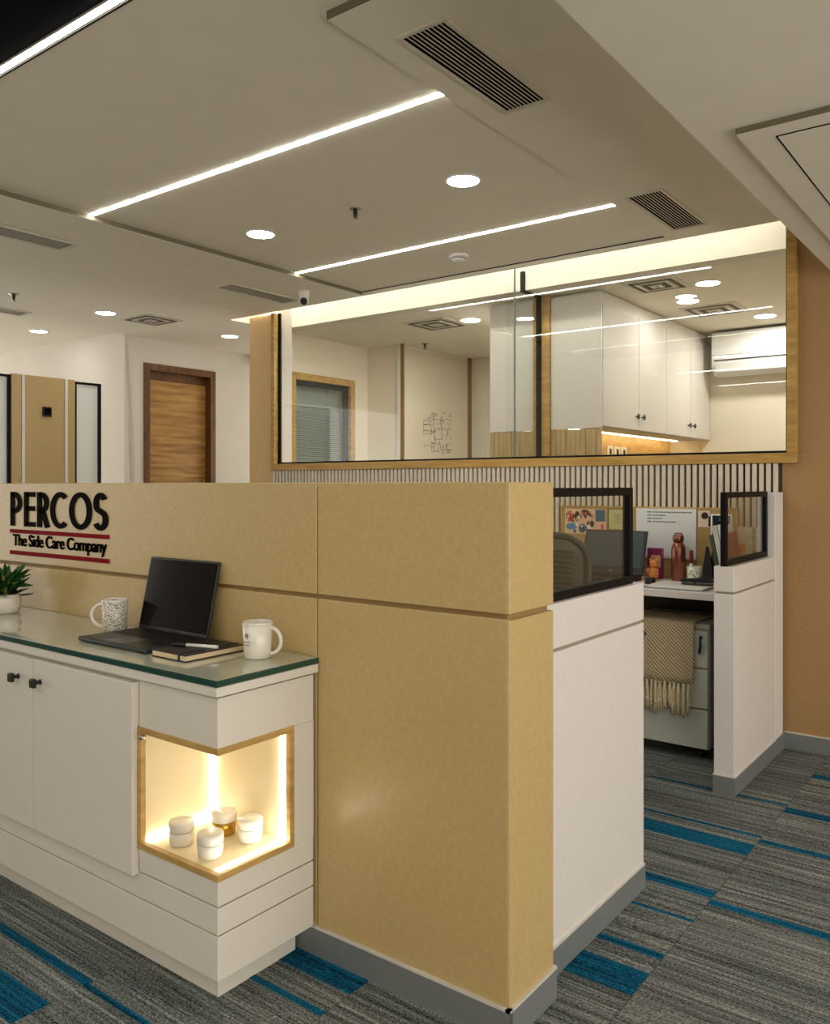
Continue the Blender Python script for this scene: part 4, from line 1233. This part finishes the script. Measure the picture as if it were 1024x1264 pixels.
# ------------------------------------------------------------------ office chair
ch = thing('office_chair', 'grey mesh-back office chair behind the cubicle glass', 'chair', (-1.62, 3.12, 0))
ch_m = mat('dark_grey_plastic', (58, 58, 54), .5)
mesh_m = mat('grey_chair_mesh', (92, 90, 80), .75, vary=.2, scale=(4, 4, 200), bump=.4)
for k in range(5):
    a = 2 * PI * k / 5 + .3
    bm = bm_new(); tube(bm, [(0, 0, .09), (.29 * math.cos(a), .29 * math.sin(a), .065)], [.028, .016], 8); s = obj('leg', bm, ch_m, ch, False)
    bm = bm_new(); lathe(bm, [(0, -.02), (.026, -.02), (.028, -.014), (.028, .014), (.026, .02), (0, .02)], 18)
    vs = list(bm.verts); rot(bm, vs, PI / 2, 'X'); rot(bm, vs, a, 'Z'); bmesh.ops.translate(bm, verts=vs, vec=(.29 * math.cos(a), .29 * math.sin(a), .028)); obj('castor', bm, black_pl, s, False)
bm = bm_new(); lathe(bm, [(.03, .07), (.03, .22), (.02, .22), (.02, .42), (0, .42)], 20); obj('gas_column', bm, gunmetal, ch, False)
bm = bm_new(); box(bm, -.24, .24, -.22, .25, .42, .50, bev=.035, seg=4)
for f in bm.faces: f.smooth = True
obj('seat', bm, mesh_m, ch, False)
# curved mesh back with rounded shoulders
bm = bm_new(); rows = []
Wb, zb0, zb1 = .245, .58, 1.062
for i in range(25):
    v_ = i / 24
    z = zb0 + (zb1 - zb0) * v_
    wv_ = Wb * (1 - .10 * (1 - v_)) if v_ < .8 else Wb * (.98 - max(0, ((v_ - .8) / .2)) ** 3 * .30)
    row = []
    for k in range(21):
        u = -1 + 2 * k / 20
        row.append(bm.verts.new((u * wv_, -.235 + .05 * u * u * .9 + .03 * (v_ - .4) ** 2 - .045 * v_, z - .014 * u ** 4 * v_)))
    rows.append(row)
for a, b_ in zip(rows, rows[1:]):
    for k in range(20):
        f = bm.faces.new((a[k], a[k + 1], b_[k + 1], b_[k])); f.smooth = True
edge = [rows[i][0].co.copy() for i in range(25)] + [v.co.copy() for v in rows[-1][1:]] + [rows[i][-1].co.copy() for i in range(23, -1, -1)] + [v.co.copy() for v in rows[0][-2:0:-1]]
lines = [[v.co + Vector((0, -.006, 0)) for v in rows[i][2:-2]] for i in range(3, 22, 1)]
bmesh.ops.recalc_face_normals(bm, faces=bm.faces)
bmesh.ops.solidify(bm, geom=list(bm.faces), thickness=.012)
back = obj('backrest', bm, mesh_m, ch, False)
bm = bm_new(); tube(bm, edge, .014, 8, closed=True); obj('back_frame', bm, ch_m, ch, False)
for ln in lines:
    bm = bm_new(); tube(bm, ln, .0035, 5); obj('rib', bm, ch_m, back, False)
bm = bm_new(); tube(bm, [(0, -.05, .43), (0, -.2, .44), (0, -.275, .52), (0, -.275, .75)], [.03, .028, .026, .022], 10, flat=.6); obj('spine', bm, ch_m, ch, False)
for sx in (-1, 1):
    bm = bm_new(); tube(bm, [(sx * .22, 0, .44), (sx * .29, 0, .46), (sx * .29, 0, .64)], .016, 8)
    box(bm, sx * .29 - .035, sx * .29 + .035, -.12, .14, .64, .665, bev=.01, seg=2); obj('armrest', bm, ch_m, ch, False)
